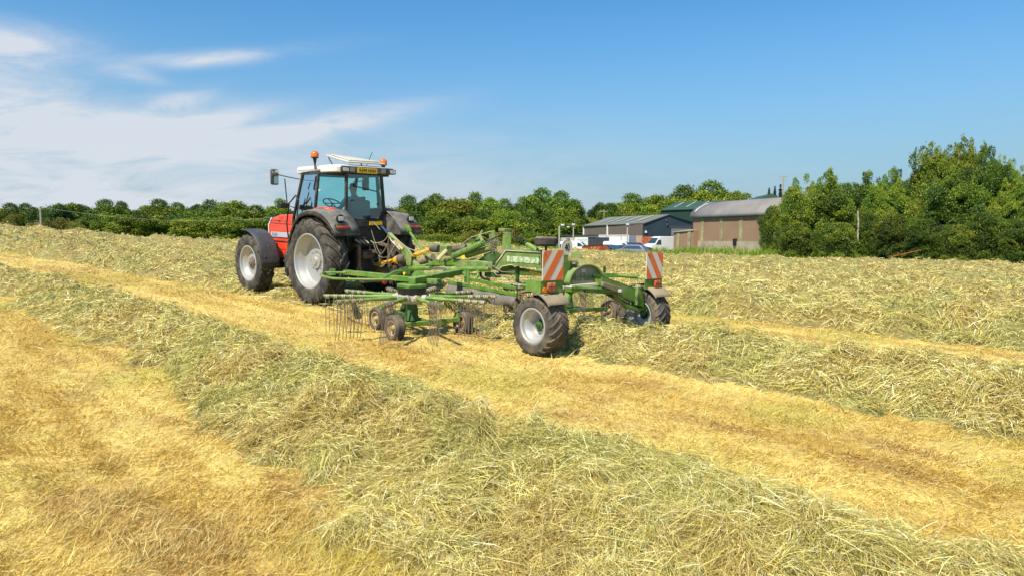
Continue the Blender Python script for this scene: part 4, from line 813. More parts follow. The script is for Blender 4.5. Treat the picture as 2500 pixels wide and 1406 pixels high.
def smooth_tyre(name, parent, mtl, R, w, rb, c, Rm=None, ribs=True):
    h = w/2; prof = [(-h*.7, rb), (-h, rb+(R-rb)*.4), (-h*.97, R-.03), (-h*.75, R-.006)]
    if ribs:
        for y in (-.5, -.22, .06, .34, .62): prof += [(h*(y-.09), R), (h*(y-.08), R-.008), (h*(y+.0), R-.008), (h*(y+.02), R)]
    else: prof += [(0, R)]
    prof += [(h*.75, R-.006), (h*.97, R-.03), (h, rb+(R-rb)*.4), (h*.7, rb)]
    return MB().lathe(prof, c, 36, Rm).build(name, mtl, parent, angle=50)
# ------------------------------------------------------------------ tractor
def tractor():
    T = empty('tractor', TF); tag(T, 'red farm tractor with white cab roof and grey fenders pulling the green rake', 'tractor')
    for s in (1, -1):
        wheel(T, (0, s*.88, .93), s, .935, .47, .565, 20, .045, M_['rim'], M_['rim'], dish=-.03, hubr=.17, lugw=.06, slope=-1)
        wheel(T, (2.85, s*.87, .71), s, .715, .37, .405, 18, .034, M_['rim'], M_['grime'], dish=.02, hubr=.12, lugw=.05, slope=-1)
    # chassis
    MB().beam((-.55, 0, .86), (1.2, 0, .86), .5, .62).beam((1.2, 0, .86), (2.2, 0, .9), .42, .5).beam((2.2, 0, .95), (3.25, 0, .95), .36, .4).build('chassis', M_['blackd'], T, bevel=.03)
    MB().lathe([(-.8, .16), (-.8, .2), (-.35, .24), (.35, .24), (.8, .2), (.8, .16)], (0, 0, .93), 16).build('rear_axle', M_['blackd'], T)
    MB().beam((2.85, -.72, .66), (2.85, .72, .66), .16, .2).build('front_axle', M_['blackd'], T, bevel=.02)
    for s in (1, -1): MB().beam((1.25, s*.42, .75), (1.95, s*.42, .75), .34, .5).build('fuel_tank', M_['black'], T, bevel=.05)
    # bonnet
    y0 = .40; prof = [(1.35, 1.02), (1.35, 1.86), (1.95, 1.90), (2.6, 1.88), (2.92, 1.80), (3.0, 1.62), (2.98, 1.02)]
    m = MB(); top = {}; vs = []; n = len(prof)
    for s in (-1, 1):
        for x, z in prof: vs.append((x, s*(y0-(.07 if z > 1.75 else 0)), z))
    m.add(vs, [tuple(range(n)), tuple(range(2*n-1, n-1, -1))]+[(i, (i+1) % n, n+(i+1) % n, n+i) for i in range(n)])
    m.build('bonnet', M_['red'], T, bevel=.035)
    MB().prism([(2.975, -.36, 1.05), (2.975, .36, 1.05), (3.0, .34, 1.62), (3.0, -.34, 1.62)], (.04, 0, 0)).build('grille', M_['black'], T)
    for s in (1, -1):
        MB().tube([(3.0, s*.385, 1.03), (3.02, s*.385, 1.62), (2.95, s*.34, 1.8)], .022, 6).build('grille_trim', M_['white'], T)
        MB().box((2.25, s*.407, 1.40), (1.25, .012, .12)).build('decal_stripe', M_['stripe'], T)
        MB().box((2.2, s*.404, 1.245), (1.5, .012, .018)).build('panel_seam', M_['black'], T)
        MB().box((2.2, s*.404, 1.73), (1.5, .012, .012)).build('panel_seam', M_['black'], T)
        MB().box((2.72, s*.408, 1.13), (.28, .016, .12)).build('vent', M_['ink'], T)
        MB().prism([(1.9, s*.39, .82), (2.9, s*.39, .90), (2.95, s*.39, 1.03), (1.6, s*.39, 1.03), (1.65, s*.39, .86)], (0, s*.02, 0)).build('side_panel', M_['red'], T, bevel=.01)
        MB().box((1.98, s*.42, .95), (.14, .015, .06)).build('reflector', M_['amber'], T)
        MB().box((2.55, s*.40, 1.80), (.12, .015, .035)).build('reflector', M_['amber'], T)
    text_mesh('lettering', '8160', .085, M_['decalt'], (2.68, .415, 1.40), (-1, 0, 0), (0, 0, 1), T, width=.24)
    text_mesh('lettering', 'M', .07, M_['decalt'], (2.0, .415, 1.40), (-1, 0, 0), (0, 0, 1), T)
    # exhaust / air intake on the right of the bonnet
    MB().tube([(1.55, -.36, 1.8), (1.55, -.36, 2.0)], .07, 10).build('air_intake', M_['blackd'], T)
    # front mudguards
    for s in (1, -1):
        c = V((2.85, s*.87, .71)); rows = []
        for k in range(13):
            a = RAD(78+k*8.8); r = .80+(.02 if k in (0, 12) else 0); rows.append([c+V((cos(a)*-1*-1*r, s*.235, sin(a)*r)), c+V((cos(a)*r, s*.19, sin(a)*r+.012)), c+V((cos(a)*r, -s*.2, sin(a)*r+.012)), c+V((cos(a)*r, -s*.235, sin(a)*(r-.02)))])
        f = MB().strip(rows).build('front_fender', M_['fenderf'], T, solid=.016)
        MB().tube([r[0] for r in rows], .014, 6).build('edge_lip', M_['black'], f)
        MB().beam(c+V((0, -s*.1, .0)), c+V((0, -s*.1, .8)), .05, .05, up=(1, 0, 0)).build('bracket', M_['blackd'], f)
        for k, yy in ((4, .05), (6, .14), (8, -.02), (10, .13), (6, -.1)): MB().box(c+V((cos(RAD(78+k*8.8))*.815, s*yy, sin(RAD(78+k*8.8))*.815+.012)), (.02, .02, .02)).build('rivet', M_['steel'], f)
    # rear fenders
    pf = [(.70, 1.36), (.60, 1.56), (.45, 1.77), (.25, 1.925), (.0, 1.985), (-.30, 1.99), (-.60, 1.93), (-.85, 1.80), (-1.02, 1.64), (-1.10, 1.53)]
    for s in (1, -1):
        rows = [[V((x, s*1.13, z-.015)), V((x, s*1.09, z+.012)), V((x, s*.8, z+.02+(.03 if -.7 < x < .3 else 0))), V((x, s*.52, z+.03+(.03 if -.7 < x < .3 else 0)))] for x, z in pf]
        f = MB().strip(rows).build('rear_fender', M_['fender'], T, solid=.02)
        MB().prism([(x, s*.52, z) for x, z in pf]+[(-1.08, s*.52, 1.5), (-.75, s*.52, 1.5), (-.55, s*.52, 1.62), (.3, s*.52, 1.4), (.6, s*.52, 1.3)], (0, s*.02, 0)).build('inner_panel', M_['fender'], f)
        MB().strip([[V((x+.01, s*1.145, z-.02)), V((x, s*1.135, z-.09 if x > -.95 else z-.02))] for x, z in pf]).build('edge_lip', M_['black'], f, solid=.012)
        MB().prism([(-1.10, s*1.13, 1.55), (-1.10, s*.52, 1.55), (-1.09, s*.52, 1.50), (-1.09, s*1.13, 1.50)], (.035, 0, 0)).build('rear_lip', M_['fender'], f)
        # red panel between fender and cab
        MB().strip([[V((x, s*.56, z+.045)), V((x, s*.86, z+.05))] for x, z in ((.42, 1.83), (.25, 1.93), (0, 2.0), (-.25, 2.01), (-.45, 1.96))]).build('red_panel', M_['red'], T, solid=.03)
        lb = MB().box((-1.02, s*.92, 1.665), (.13, .30, .12), Euler((0, RAD(28), 0)).to_matrix()).build('tail_lamp', M_['black'], T, bevel=.01)
        MB().box((-1.085, s*1.0, 1.665), (.02, .13, .075)).build('indicator_lens', M_['amber'], lb); MB().box((-1.085, s*.865, 1.665), (.02, .14, .075)).build('brake_lens', M_['redlens'], lb)
        wl = MB().lathe([(-.03, .01), (-.035, .085), (.02, .09), (.03, .06), (.03, .01)], (-.95, s*.90, 1.84), 12, Euler((0, 0, pi/2)).to_matrix()).build('work_lamp', M_['black'], T)
        MB().box((-.985, s*.90, 1.84), (.012, .12, .085)).build('lens', M_['lampglass'], wl, bevel=.01)
        MB().beam((-.93, s*.90, 1.73), (-.94, s*.90, 1.8), .03, .03, up=(1, 0, 0)).build('lamp_bracket', M_['black'], wl)
    # cab posts and frame
    zt = 2.80
    A0, A1, A2 = (lambda s: V((1.18, s*.74, 1.35))), (lambda s: V((1.12, s*.76, 1.85))), (lambda s: V((.80, s*.70, zt)))
    B0, B1 = (lambda s: V((.12, s*.83, 1.98))), (lambda s: V((.08, s*.75, zt)))
    C0, C1 = (lambda s: V((-.55, s*.50, 1.74))), (lambda s: V((-.50, s*.445, zt)))
    for s in (1, -1):
        MB().beam(A0(s), A1(s), .06, .07, up=(0, 1, 0)).beam(A1(s), A2(s), .055, .06, up=(0, 1, 0)).build('cab_post', M_['black'], T, bevel=.01)
        MB().beam(B0(s), B1(s), .055, .055, up=(0, 1, 0)).build('cab_post', M_['black'], T, bevel=.01)
        MB().beam(C0(s), C1(s), .055, .06, up=(0, 1, 0)).build('cab_post', M_['black'], T, bevel=.01)
        MB().beam(A2(s), B1(s), .05, .06).beam(B1(s), C1(s), .05, .06).build('roof_rail', M_['black'], T)
        # sill that follows the fender
        sill = [A0(s), V((.75, s*.78, 1.42)), V((.45, s*.82, 1.9)), B0(s), V((-.1, s*.73, 1.985)), V((-.35, s*.60, 1.89)), C0(s)]
        MB().tube(sill[2:], .025, 6).build('window_sill', M_['black'], T)
        # door glass and rear quarter glass
        MB().add([A1(s)*.0+V((1.08, s*.775, 1.75)), V((.5, s*.80, 1.86)), B0(s), B1(s), A2(s)], [(0, 1, 2, 3, 4)]).build('side_window', M_['glass'], T, smooth=False)
        MB().add([B0(s), V((-.1, s*.73, 1.985)), V((-.35, s*.60, 1.89)), C0(s), C1(s), B1(s)], [(0, 1, 2, 3, 4, 5)]).build('quarter_window', M_['glass'], T, smooth=False)
        MB().add([A0(s), V((.7, s*.79, 1.36)), V((.5, s*.80, 1.84)), V((1.1, s*.77, 1.75))], [(0, 1, 2, 3)]).build('door_glass', M_['glass'], T, smooth=False)
        MB().lathe([(-.01, .0), (-.01, .022), (.02, .018), (.02, 0)], (.0, s*.78, 2.42), 8).build('hinge', M_['white'], T)
    MB().add([C0(1)+V((-.01, -.04, .12)), C0(-1)+V((-.01, .04, .32)), C0(-1)+V((-.01, .16, .10)), C0(1)+V((-.01, -.06, .1))], [(0, 1, 2, 3)])
    MB().add([V((-.555, .465, 1.84)), V((-.555, -.28, 1.84)), V((-.55, -.455, 2.02)), V((-.515, -.41, 2.77)), V((-.515, .41, 2.77))], [(0, 1, 2, 3, 4)]).build('rear_window', M_['glass'], T, smooth=False)
    MB().tube([(-.56, .455, 1.83), (-.56, -.285, 1.83), (-.555, -.46, 2.02), (-.52, -.415, 2.76)], .017, 6).build('window_frame', M_['black'], T)
    MB().beam((-.55, -.52, 1.74), (-.55, .52, 1.74), .08, .14).add([(-.56, -.28, 1.82), (-.56, -.47, 1.82), (-.555, -.47, 2.02)], [(0, 1, 2)]).build('rear_sill', M_['black'], T)
    for y, z in ((.33, 2.22), (-.30, 2.15)): MB().box((-.57, y, z), (.03, .035, .03)).build('window_clip', M_['ink'], T)
    MB().box((-.585, -.02, 1.87), (.05, .13, .06)).build('window_latch', M_['ink'], T, bevel=.01)
    MB().beam((-.56, .28, 2.52), (-.56, -.30, 2.42), .012, .02).beam((-.56, .27, 2.53), (-.56, .22, 2.68), .012, .02).build('wiper', M_['ink'], T)
    MB().add([A0(1), A0(-1), A1(-1), A2(-1), A2(1), A1(1)], [(0, 1, 2, 3, 4, 5)]).build('windscreen', M_['glass'], T, smooth=False)
    MB().beam(A0(1), A0(-1), .06, .1).build('front_sill', M_['black'], T)
    # lower cab body
    MB().prism([(1.2, -.5, 1.1), (1.2, -.5, 1.4), (.5, -.5, 1.55), (-.55, -.5, 1.70), (-.55, -.5, 1.25), (-.3, -.5, 1.05)], (0, 1.0, 0)).build('cab_body', M_['blackd'], T)
    MB().box((-.60, -.22, 1.735), (.02, .33, .075)).build('rear_marker_plate', M_['yplate'], T)
    # roof
    out = [(1.02, -.72), (1.08, -.5), (1.08, .5), (1.02, .72), (-.30, .76), (-.52, .70), (-.62, .52), (-.62, -.52), (-.52, -.70), (-.30, -.76)]
    def ring(z, k=1.0, o=0): return [V(((x-.2)*k+.2, y*k, z)) for x, y in out]
    rs = [ring(2.80, .98), ring(2.82, 1.0), ring(2.90, 1.0), ring(2.945, .97), ring(2.965, .85)]; m = MB(); n = len(out)
    for i in range(len(rs)-1): m.add(rs[i]+rs[i+1], [(k, (k+1) % n, n+(k+1) % n, n+k) for k in range(n)])
    m.add(rs[-1], [tuple(range(n))]); m.add(rs[0], [tuple(range(n))[::-1]]); m.build('roof', M_['white'], T, bevel=.008)
    MB().box((.24, 0, 2.785), (1.44, 1.34, .05)).build('roof_lining', M_['blackd'], T)
    MB().box((.45, .765, 2.865), (.9, .01, .012)).box((.45, .765, 2.845), (.9, .01, .008)).build('roof_groove', M_['steel'], T)
    # rear visor with lamps and plate
    MB().prism([(-.625, .66, 2.795), (-.625, -.66, 2.795), (-.625, -.66, 2.93), (-.625, .66, 2.93)], (-.03, 0, 0)).build('rear_visor', M_['fender'], T, bevel=.01)
    for s in (1, -1):
        MB().prism([(-.33, s*.775, 2.80), (-.54, s*.72, 2.80), (-.64, s*.56, 2.80), (-.64, s*.56, 2.93), (-.54, s*.72, 2.93), (-.33, s*.775, 2.93)], (0, 0, .001)).build('corner_trim', M_['fender'], T) if 0 else None
        l = MB().box((-.68, s*.60, 2.85), (.09, .17, .10)).build('work_lamp', M_['black'], T, bevel=.012); MB().box((-.728, s*.60, 2.85), (.01, .135, .07)).build('lens', M_['lampglass'], l, bevel=.004)
        MB().box((-.662, s*.40, 2.86), (.02, .10, .09)).build('vent', M_['steel'], T)
    P0 = V((-.672, .03, 2.85)); MB().box(P0, (.012, .50, .112)).build('number_plate', M_['yplate'], T, bevel=.003)
    text_mesh('lettering', 'R399 NNH', .075, M_['ink'], P0+V((-.009, 0, 0)), (0, -1, 0), (0, 0, 1), T, width=.42)
    # hatch
    q = [V((-.60, .46, 3.0)), V((-.60, -.50, 3.0)), V((.28, -.44, 3.13)), V((.30, .44, 3.18))]
    l = MB().prism(q, (0, 0, .035)).build('roof_hatch', M_['cream'], T, bevel=.015); l2 = [q[0].lerp(q[2], .08)+V((0, 0, .04)), q[1].lerp(q[3], .08)+V((0, 0, .04)), q[2].lerp(q[0], .08)+V((0, 0, .04)), q[3].lerp(q[1], .08)+V((0, 0, .04))]
    MB().prism(l2, (0, 0, .02)).build('raised_panel', M_['cream'], l, bevel=.01)
    for s in (1, -1): MB().tube([(.1, s*.38, 2.96), (.24, s*.40, 3.14)], .014, 6).build('strut', M_['ink'], l)
    MB().prism([(.45, .45, 2.967), (.45, -.45, 2.967), (-.45, -.45, 2.967), (-.45, .45, 2.967)], (0, 0, .006)).build('hatch_opening', M_['ink'], T)
    for (x, y, z) in ((.17, .78, 3.175), (-.10, -.80, 3.10)):
        b = MB().tube([(x, y, z-.30), (x, y, z-.2), (x, y, z-.07)], [.018, .02, .045], 10).tube([(x, y*.94, 2.88), (x, y, 2.90), (x, y, z-.24)], .012, 6).build('beacon', M_['black'], T)
        MB().lathe([(-.075, .05), (-.07, .072), (-.045, .085)], (x, y, z), 16, Euler((pi/2, 0, 0)).to_matrix()).build('beacon_base', M_['black'], b)
        MB().lathe([(-.05, .083), (0, .088), (.045, .074), (.075, .045), (.088, .0)], (x, y, z), 18, Euler((pi/2, 0, 0)).to_matrix()).build('beacon_lens', M_['amber'], b)
    MB().tube([(.35, -.62, 2.95), (.12, -.66, 3.33)], .007, 5).build('aerial', M_['ink'], T)
    # mirror
    mm = tp(670, 433, x=1.12); MB().tube([(.90, .73, 2.68), (1.0, .95, 2.72), mm+V((0, -.05, .06))], .012, 6).tube([(1.08, .77, 2.05), (1.1, .93, 2.1), (1.06, 1.0, 2.68)], .012, 6).build('mirror_arm', M_['black'], T)
    mr = MB().box(mm, (.07, .19, .34)).build('mirror', M_['black'], T, bevel=.045); MB().box(mm+V((-.04, 0, 0)), (.006, .15, .29)).build('mirror_glass', M_['mirror'], mr, bevel=.002)
    MB().tube([(1.0, -.73, 2.68), (1.1, -1.1, 2.72)], .012, 6).build('mirror_arm', M_['black'], T); MB().box((1.1, -1.15, 2.66), (.07, .19, .34)).build('mirror', M_['black'], T, bevel=.045)
    g = [tp(x, y, y=.92) for x, y in ((704, 583), (700, 545), (706, 497), (722, 478), (729, 490), (722, 560))]
    MB().tube(g, .016, 7).build('grab_rail', M_['ink'], T)
    lm = tp(692, 503, y=1.0); l = MB().box(lm, (.16, .22, .11)).build('side_lamp', M_['ink'], T, bevel=.015); MB().tube([lm, g[2]], .012, 6).build('lamp_bracket', M_['ink'], l)
    # steps
    MB().beam((1.3, .62, .55), (1.3, .92, .55), .2, .03).beam((1.3, .62, .85), (1.3, .9, .85), .2, .03).beam((1.22, .9, .5), (1.22, .86, 1.3), .03, .03, up=(1, 0, 0)).build('step', M_['black'], T)
    # interior
    MB().prism([(-.33, -.25, 1.6), (.2, -.25, 1.6), (.2, -.25, 1.74), (-.2, -.25, 1.74), (-.30, -.24, 2.24), (-.40, -.24, 2.22)], (0, .5, 0)).build('driver_seat', M_['seat'], T, bevel=.04)
    MB().prism([(.75, -.3, 1.3), (1.1, -.3, 1.3), (1.05, -.3, 1.95), (.85, -.3, 2.0)], (0, .6, 0)).build('dashboard', M_['black'], T, bevel=.03)
    c = V((.66, .06, 2.16)); Rm = Euler((0, RAD(-30), 0)).to_matrix(); ring_ = [c+Rm@V((.21*cos(a), .21*sin(a), 0)) for a in [2*pi*k/24 for k in range(25)]]
    w = MB().tube(ring_, .014, 6, False).tube([c+Rm@V((.2, 0, 0)), c, c+Rm@V((-.2, 0, 0))], .012, 5).tube([c+Rm@V((0, .2, 0)), c+Rm@V((0, -.2, 0))], .012, 5).tube([c, (.85, .06, 1.85)], .022, 6).build('steering_wheel', M_['ink'], T)
    MB().box((.28, -.62, 1.85), (.6, .16, .3)).build('console', M_['seat'], T, bevel=.03); MB().box((.30, .42, 1.98), (.16, .10, .06)).build('red_box', M_['redlens'], T, bevel=.015)
    # three point linkage, hoses
    for s in (1, -1):
        MB().beam((-.35, s*.28, .62), (-1.02, s*.42, .55), .05, .09).build('lower_link', M_['grime'], T, bevel=.01)
        MB().beam((-.45, s*.32, 1.30), (-.85, s*.38, 1.25), .06, .07).build('lift_arm', M_['grime'], T, bevel=.01)
        MB().beam((-.84, s*.38, 1.25), (-.86, s*.40, .80), .05, .05, up=(0, 1, 0)).beam((-.86, s*.40-.04, .82), (-.88, s*.40-.04, .55), .03, .05, up=(0, 1, 0)).beam((-.86, s*.40+.04, .82), (-.88, s*.40+.04, .55), .03, .05, up=(0, 1, 0)).build('lift_rod', M_['grime'], T)
    MB().beam((-.50, .0, 1.05), (-.88, 0, 1.15), .06, .06).build('top_link', M_['grime'], T); MB().beam((-1.02, -.42, .55), (-1.02, .42, .55), .06, .08).build('drawbar_cross', M_['grime'], T)
    MB().box((-.60, .02, 1.05), (.12, .26, .16)).build('hitch_frame', M_['grime'], T, bevel=.03)
    MB().box((-.66, .25, 1.38), (.16, .26, .12)).build('hydraulic_block', M_['blackd'], T, bevel=.01)
    for k in range(6):
        y = .13+.05*k; MB().tube([(-.70, y, 1.36+.03*(k % 2)), (-.80, y+.01, 1.34+.03*(k % 2)), (-.84, y+.01, 1.32+.03*(k % 2))], [.02, .018, .012], 7).build('hose_coupler', M_['hub'], T)
    MB().box((-.72, -.25, 1.0), (.05, .05, .34)).build('stabiliser', M_['grime'], T)
    MB().lathe([(-.05, .0), (-.05, .055), (.03, .06), (.05, .03), (.05, 0)], (-1.02, -.12, .50), 12, Euler((0, 0, pi/2)).to_matrix()).build('red_cap', M_['redlens'], T)
    return T
tractor()
def driver():
    D = empty('person', TF); tag(D, 'driver in grey short sleeved shirt seated inside the tractor cab, seen from behind', 'person')
    def skin(name, verts, edges, rad, m, sub=2):
        me = bpy.data.meshes.new(name); me.from_pydata(verts, edges, []); me.materials.append(m); o = link(name, me, D)
        md = o.modifiers.new('skin', 'SKIN'); sv = me.skin_vertices[0].data
        for i, r in enumerate(rad): sv[i].radius = (r, r) if not isinstance(r, tuple) else r; sv[i].use_root = (i == 0)
        md.use_smooth_shade = True; s2 = o.modifiers.new('sub', 'SUBSURF'); s2.levels = sub; s2.render_levels = sub; return o
    x0 = -.06; y0 = -.02
    vs = [(x0, y0, 1.80), (x0-.05, y0, 2.0), (x0-.06, y0, 2.20), (x0-.04, y0, 2.31), (x0, y0, 2.40), (x0+.03, y0, 2.49), (x0+.04, y0, 2.57),
          (x0-.03, y0+.19, 2.25), (x0+.12, y0+.27, 2.05), (x0+.38, y0+.24, 2.04), (x0+.46, y0+.22, 2.07),
          (x0-.03, y0-.19, 2.25), (x0+.10, y0-.30, 2.05), (x0+.34, y0-.36, 1.98), (x0+.42, y0-.36, 1.98),
          (x0+.05, y0+.10, 1.80), (x0+.48, y0+.14, 1.84), (x0+.60, y0+.14, 1.45), (x0+.05, y0-.10, 1.80), (x0+.48, y0-.14, 1.84), (x0+.60, y0-.14, 1.45)]
    ed = [(0, 1), (1, 2), (2, 3), (3, 4), (4, 5), (5, 6), (2, 7), (7, 8), (8, 9), (9, 10), (2, 11), (11, 12), (12, 13), (13, 14), (0, 15), (15, 16), (16, 17), (0, 18), (18, 19), (19, 20)]
    rd = [.13, .14, .13, .055, .06, .085, .06, .055, .045, .032, .035, .055, .045, .032, .035, .08, .065, .045, .08, .065, .045]
    for hx, hy, hz, sg in ((x0+.46, y0+.22, 2.07, 1), (x0+.42, y0-.36, 1.98, -1)):
        i0 = 10 if sg > 0 else 14
        for f in range(5):
            n = len(vs); dy = (f-1.8)*.017; vs += [(hx+.05, hy+dy, hz+.01), (hx+.085, hy+dy, hz-.01), (hx+.09, hy+dy, hz-.035)]
            if f == 4: vs[n] = (hx+.02, hy-sg*.04, hz+.01); vs[n+1] = (hx+.05, hy-sg*.055, hz-.01); vs[n+2] = (hx+.06, hy-sg*.055, hz-.03)
            ed += [(i0, n), (n, n+1), (n+1, n+2)]; rd += [.010, .009, .007]
    skin('body', vs, ed, rd, M_['skin'])
    skin('shirt', [(x0, y0, 1.82), (x0-.05, y0, 2.0), (x0-.06, y0, 2.20), (x0-.045, y0, 2.29), (x0-.03, y0+.19, 2.25), (x0+.09, y0+.255, 2.10), (x0-.03, y0-.19, 2.25), (x0+.08, y0-.28, 2.10)],
         [(0, 1), (1, 2), (2, 3), (2, 4), (4, 5), (2, 6), (6, 7)], [.155, .165, .155, .07, .075, .066, .075, .066], M_['shirt'])
    skin('trousers', [(x0, y0, 1.80), (x0+.05, y0+.10, 1.80), (x0+.48, y0+.14, 1.84), (x0+.60, y0+.14, 1.48), (x0+.05, y0-.10, 1.80), (x0+.48, y0-.14, 1.84), (x0+.60, y0-.14, 1.48)], [(0, 1), (1, 2), (2, 3), (0, 4), (4, 5), (5, 6)], [.145, .095, .08, .06, .095, .08, .06], M_['trousers'])
    skin('hair', [(x0+.0, y0, 2.50), (x0+.015, y0, 2.57), (x0+.02, y0, 2.61)], [(0, 1), (1, 2)], [.086, .086, .05], M_['hair'])
    for s in (1, -1):
        MB().lathe([(-.005, 0), (-.006, .02), (.006, .02), (.005, 0)], (x0+.03, y0+s*.088, 2.49), 8).build('ear', M_['skin'], D)
        MB().lathe([(-.005, 0), (0, .010), (.005, 0)], (x0+.112, y0+s*.03, 2.505), 8).build('eye', M_['ink'], D)
    MB().add([(x0+.11, y0-.015, 2.46), (x0+.11, y0+.015, 2.46), (x0+.14, y0, 2.465), (x0+.11, y0, 2.51)], [(0, 1, 2), (1, 3, 2), (3, 0, 2)]).build('nose', M_['skin'], D)
driver()
# ------------------------------------------------------------------ rotary rake
def coil(a, b, r, turns, wr, n=14):
    a, b = V(a), V(b); d = (b-a).normalized(); e = d.cross(V((0, 0, 1))).normalized(); g = d.cross(e); N_ = turns*n
    return [a.lerp(b, k/N_)+(e*cos(2*pi*k/n)+g*sin(2*pi*k/n))*r for k in range(N_+1)]
def bolts(parent, pts, r=.013, d=(0, 1, 0), m='steel'):
    d = V(d)
    for p in pts: MB().tube([V(p), V(p)+d*.015], r, 7).build('bolt', M_[m], parent)
def board(K, px0, py0, px1, py1, x, slant, side):
    a, b = kp(px0, py0, x=x), kp(px1, py1, x=x); yl, yr, zt, zb = a.y, b.y, a.z, b.z; w, h = yl-yr, zt-zb
    o = MB().prism([(x, yl, zb), (x, yr, zb), (x, yr, zt), (x, yl, zt)], (.012, 0, 0)).build('warning_board', M_['bwhite'], K, smooth=False)
    rect = [(0, 0), (w, 0), (w, h), (0, h)]
    # three orange red bars, slanting
    per = .30*w*1.02; nrm = (-sin(RAD(55)), cos(RAD(55))) if slant > 0 else (sin(RAD(55)), cos(RAD(55)))
    vals = [p[0]*nrm[0]+p[1]*nrm[1] for p in rect]; lo, hi = min(vals), max(vals); bw = (hi-lo)/5.6; k = lo+bw*.25
    while k < hi:
        pl = clip_poly(clip_poly(rect, nrm, k), (-nrm[0], -nrm[1]), -(k+bw))
        if len(pl) > 2: MB().prism([(x-.002, yl-u, zb+v) for u, v in pl], (-.0015, 0, 0)).build('red_stripe', M_['bred'], o, smooth=False)
        k += bw*2
    bolts(o, [(x-.004, yl-.02, zt-.02), (x-.004, yr+.02, zt-.02), (x-.004, yr+.02, (zt+zb)/2+.02), (x-.004, yr+.02, zb+.03)], .008, (-1, 0, 0), 'steel')
    return yl, yr, zb, zt
def rotor(K, cx, cy, phase, wheels=True):
    """gear head, ten arms with tines, wheel chassis"""
    c = V((cx, cy, 0)); za = .63
    R_ = MB().lathe([(.0, .05), (.0, .22), (.10, .24), (.10, .12), (.16, .1)], (cx, cy, .68), 24, Euler((pi/2, 0, 0)).to_matrix()); R_.build('gear_head', M_['ink'], K)
    MB().lathe([(-.10, .06), (-.10, .17), (-.05, .21), (.04, .21), (.06, .15)], (cx, cy, za), 24, Euler((pi/2, 0, 0)).to_matrix()).build('rotor_hub', M_['hub'], K)
    MB().lathe([(-.33, .04), (-.33, .13), (-.22, .10), (-.1, .09), (.0, .09)], (cx, cy, za-.04), 16, Euler((pi/2, 0, 0)).to_matrix()).build('rotor_column', M_['dgreen'], K)
    first = None
    for k in range(10):
        a = phase+2*pi*k/10; d = V((cos(a), sin(a), 0)); L = 1.38
        if first is None:
            arm = MB().tube([V((.16, 0, za)), V((.60, 0, za)), V((.62, 0, za)), V((L, 0, za+.01))], [.034, .034, .026, .024], 9).build('rotor_arm', M_['green'], K)
            MB().tube([V((.14, 0, za)), V((.30, 0, za))], .048, 9).build('arm_socket', M_['hub'], arm)
            for j in range(4):
                r0 = L-.06-j*.125
                tn = MB()
                for q in (-1, 1):
                    base = V((r0+q*.028, 0, za)); tn.tube([base+V((0, 0, -.035)), base+V((0, .015, -.09)), base+V((0, -.01, -.32)), base+V((0, -.05, -.58))], .0052, 5)
                tn.tube(coil((r0-.04, 0, za), (r0+.04, 0, za), .036, 3, .006), .0065, 5)
                tn.build('tine', M_['tine'], arm); MB().tube([(r0-.034, 0, za), (r0+.034, 0, za)], .0335, 10).build('tine_sleeve', M_['sleeve'], arm)
            first = arm; arm.location = (cx, cy, 0); arm.rotation_euler = (0, 0, a)
        else:
            n = copy_tree(first, K); n.location = (cx, cy, 0); n.rotation_euler = (0, 0, a)
def small_wheel(K, c, s=1, R=.205, w=.17, yaw=0, rm=None):
    Rm = Euler((0, 0, yaw)).to_matrix(); hb = MB().lathe([(-.02*s, .01), (.085*s, .01), (.08*s, .03), (.05*s, .045), (0, .05)], c, 14, Rm).build('support_wheel', M_['rimtan'], K)
    smooth_tyre('tyre', hb, M_['rubberd'], R, w, R*.56, c, Rm)
    MB().lathe([(s*w*.38, R*.60), (s*w*.36, R*.54), (s*w*.1, R*.48), (0, R*.25), (s*.02, .03)], c, 24, Rm).build('rim', rm or M_['rimtan'], hb, solid=.006); return hb
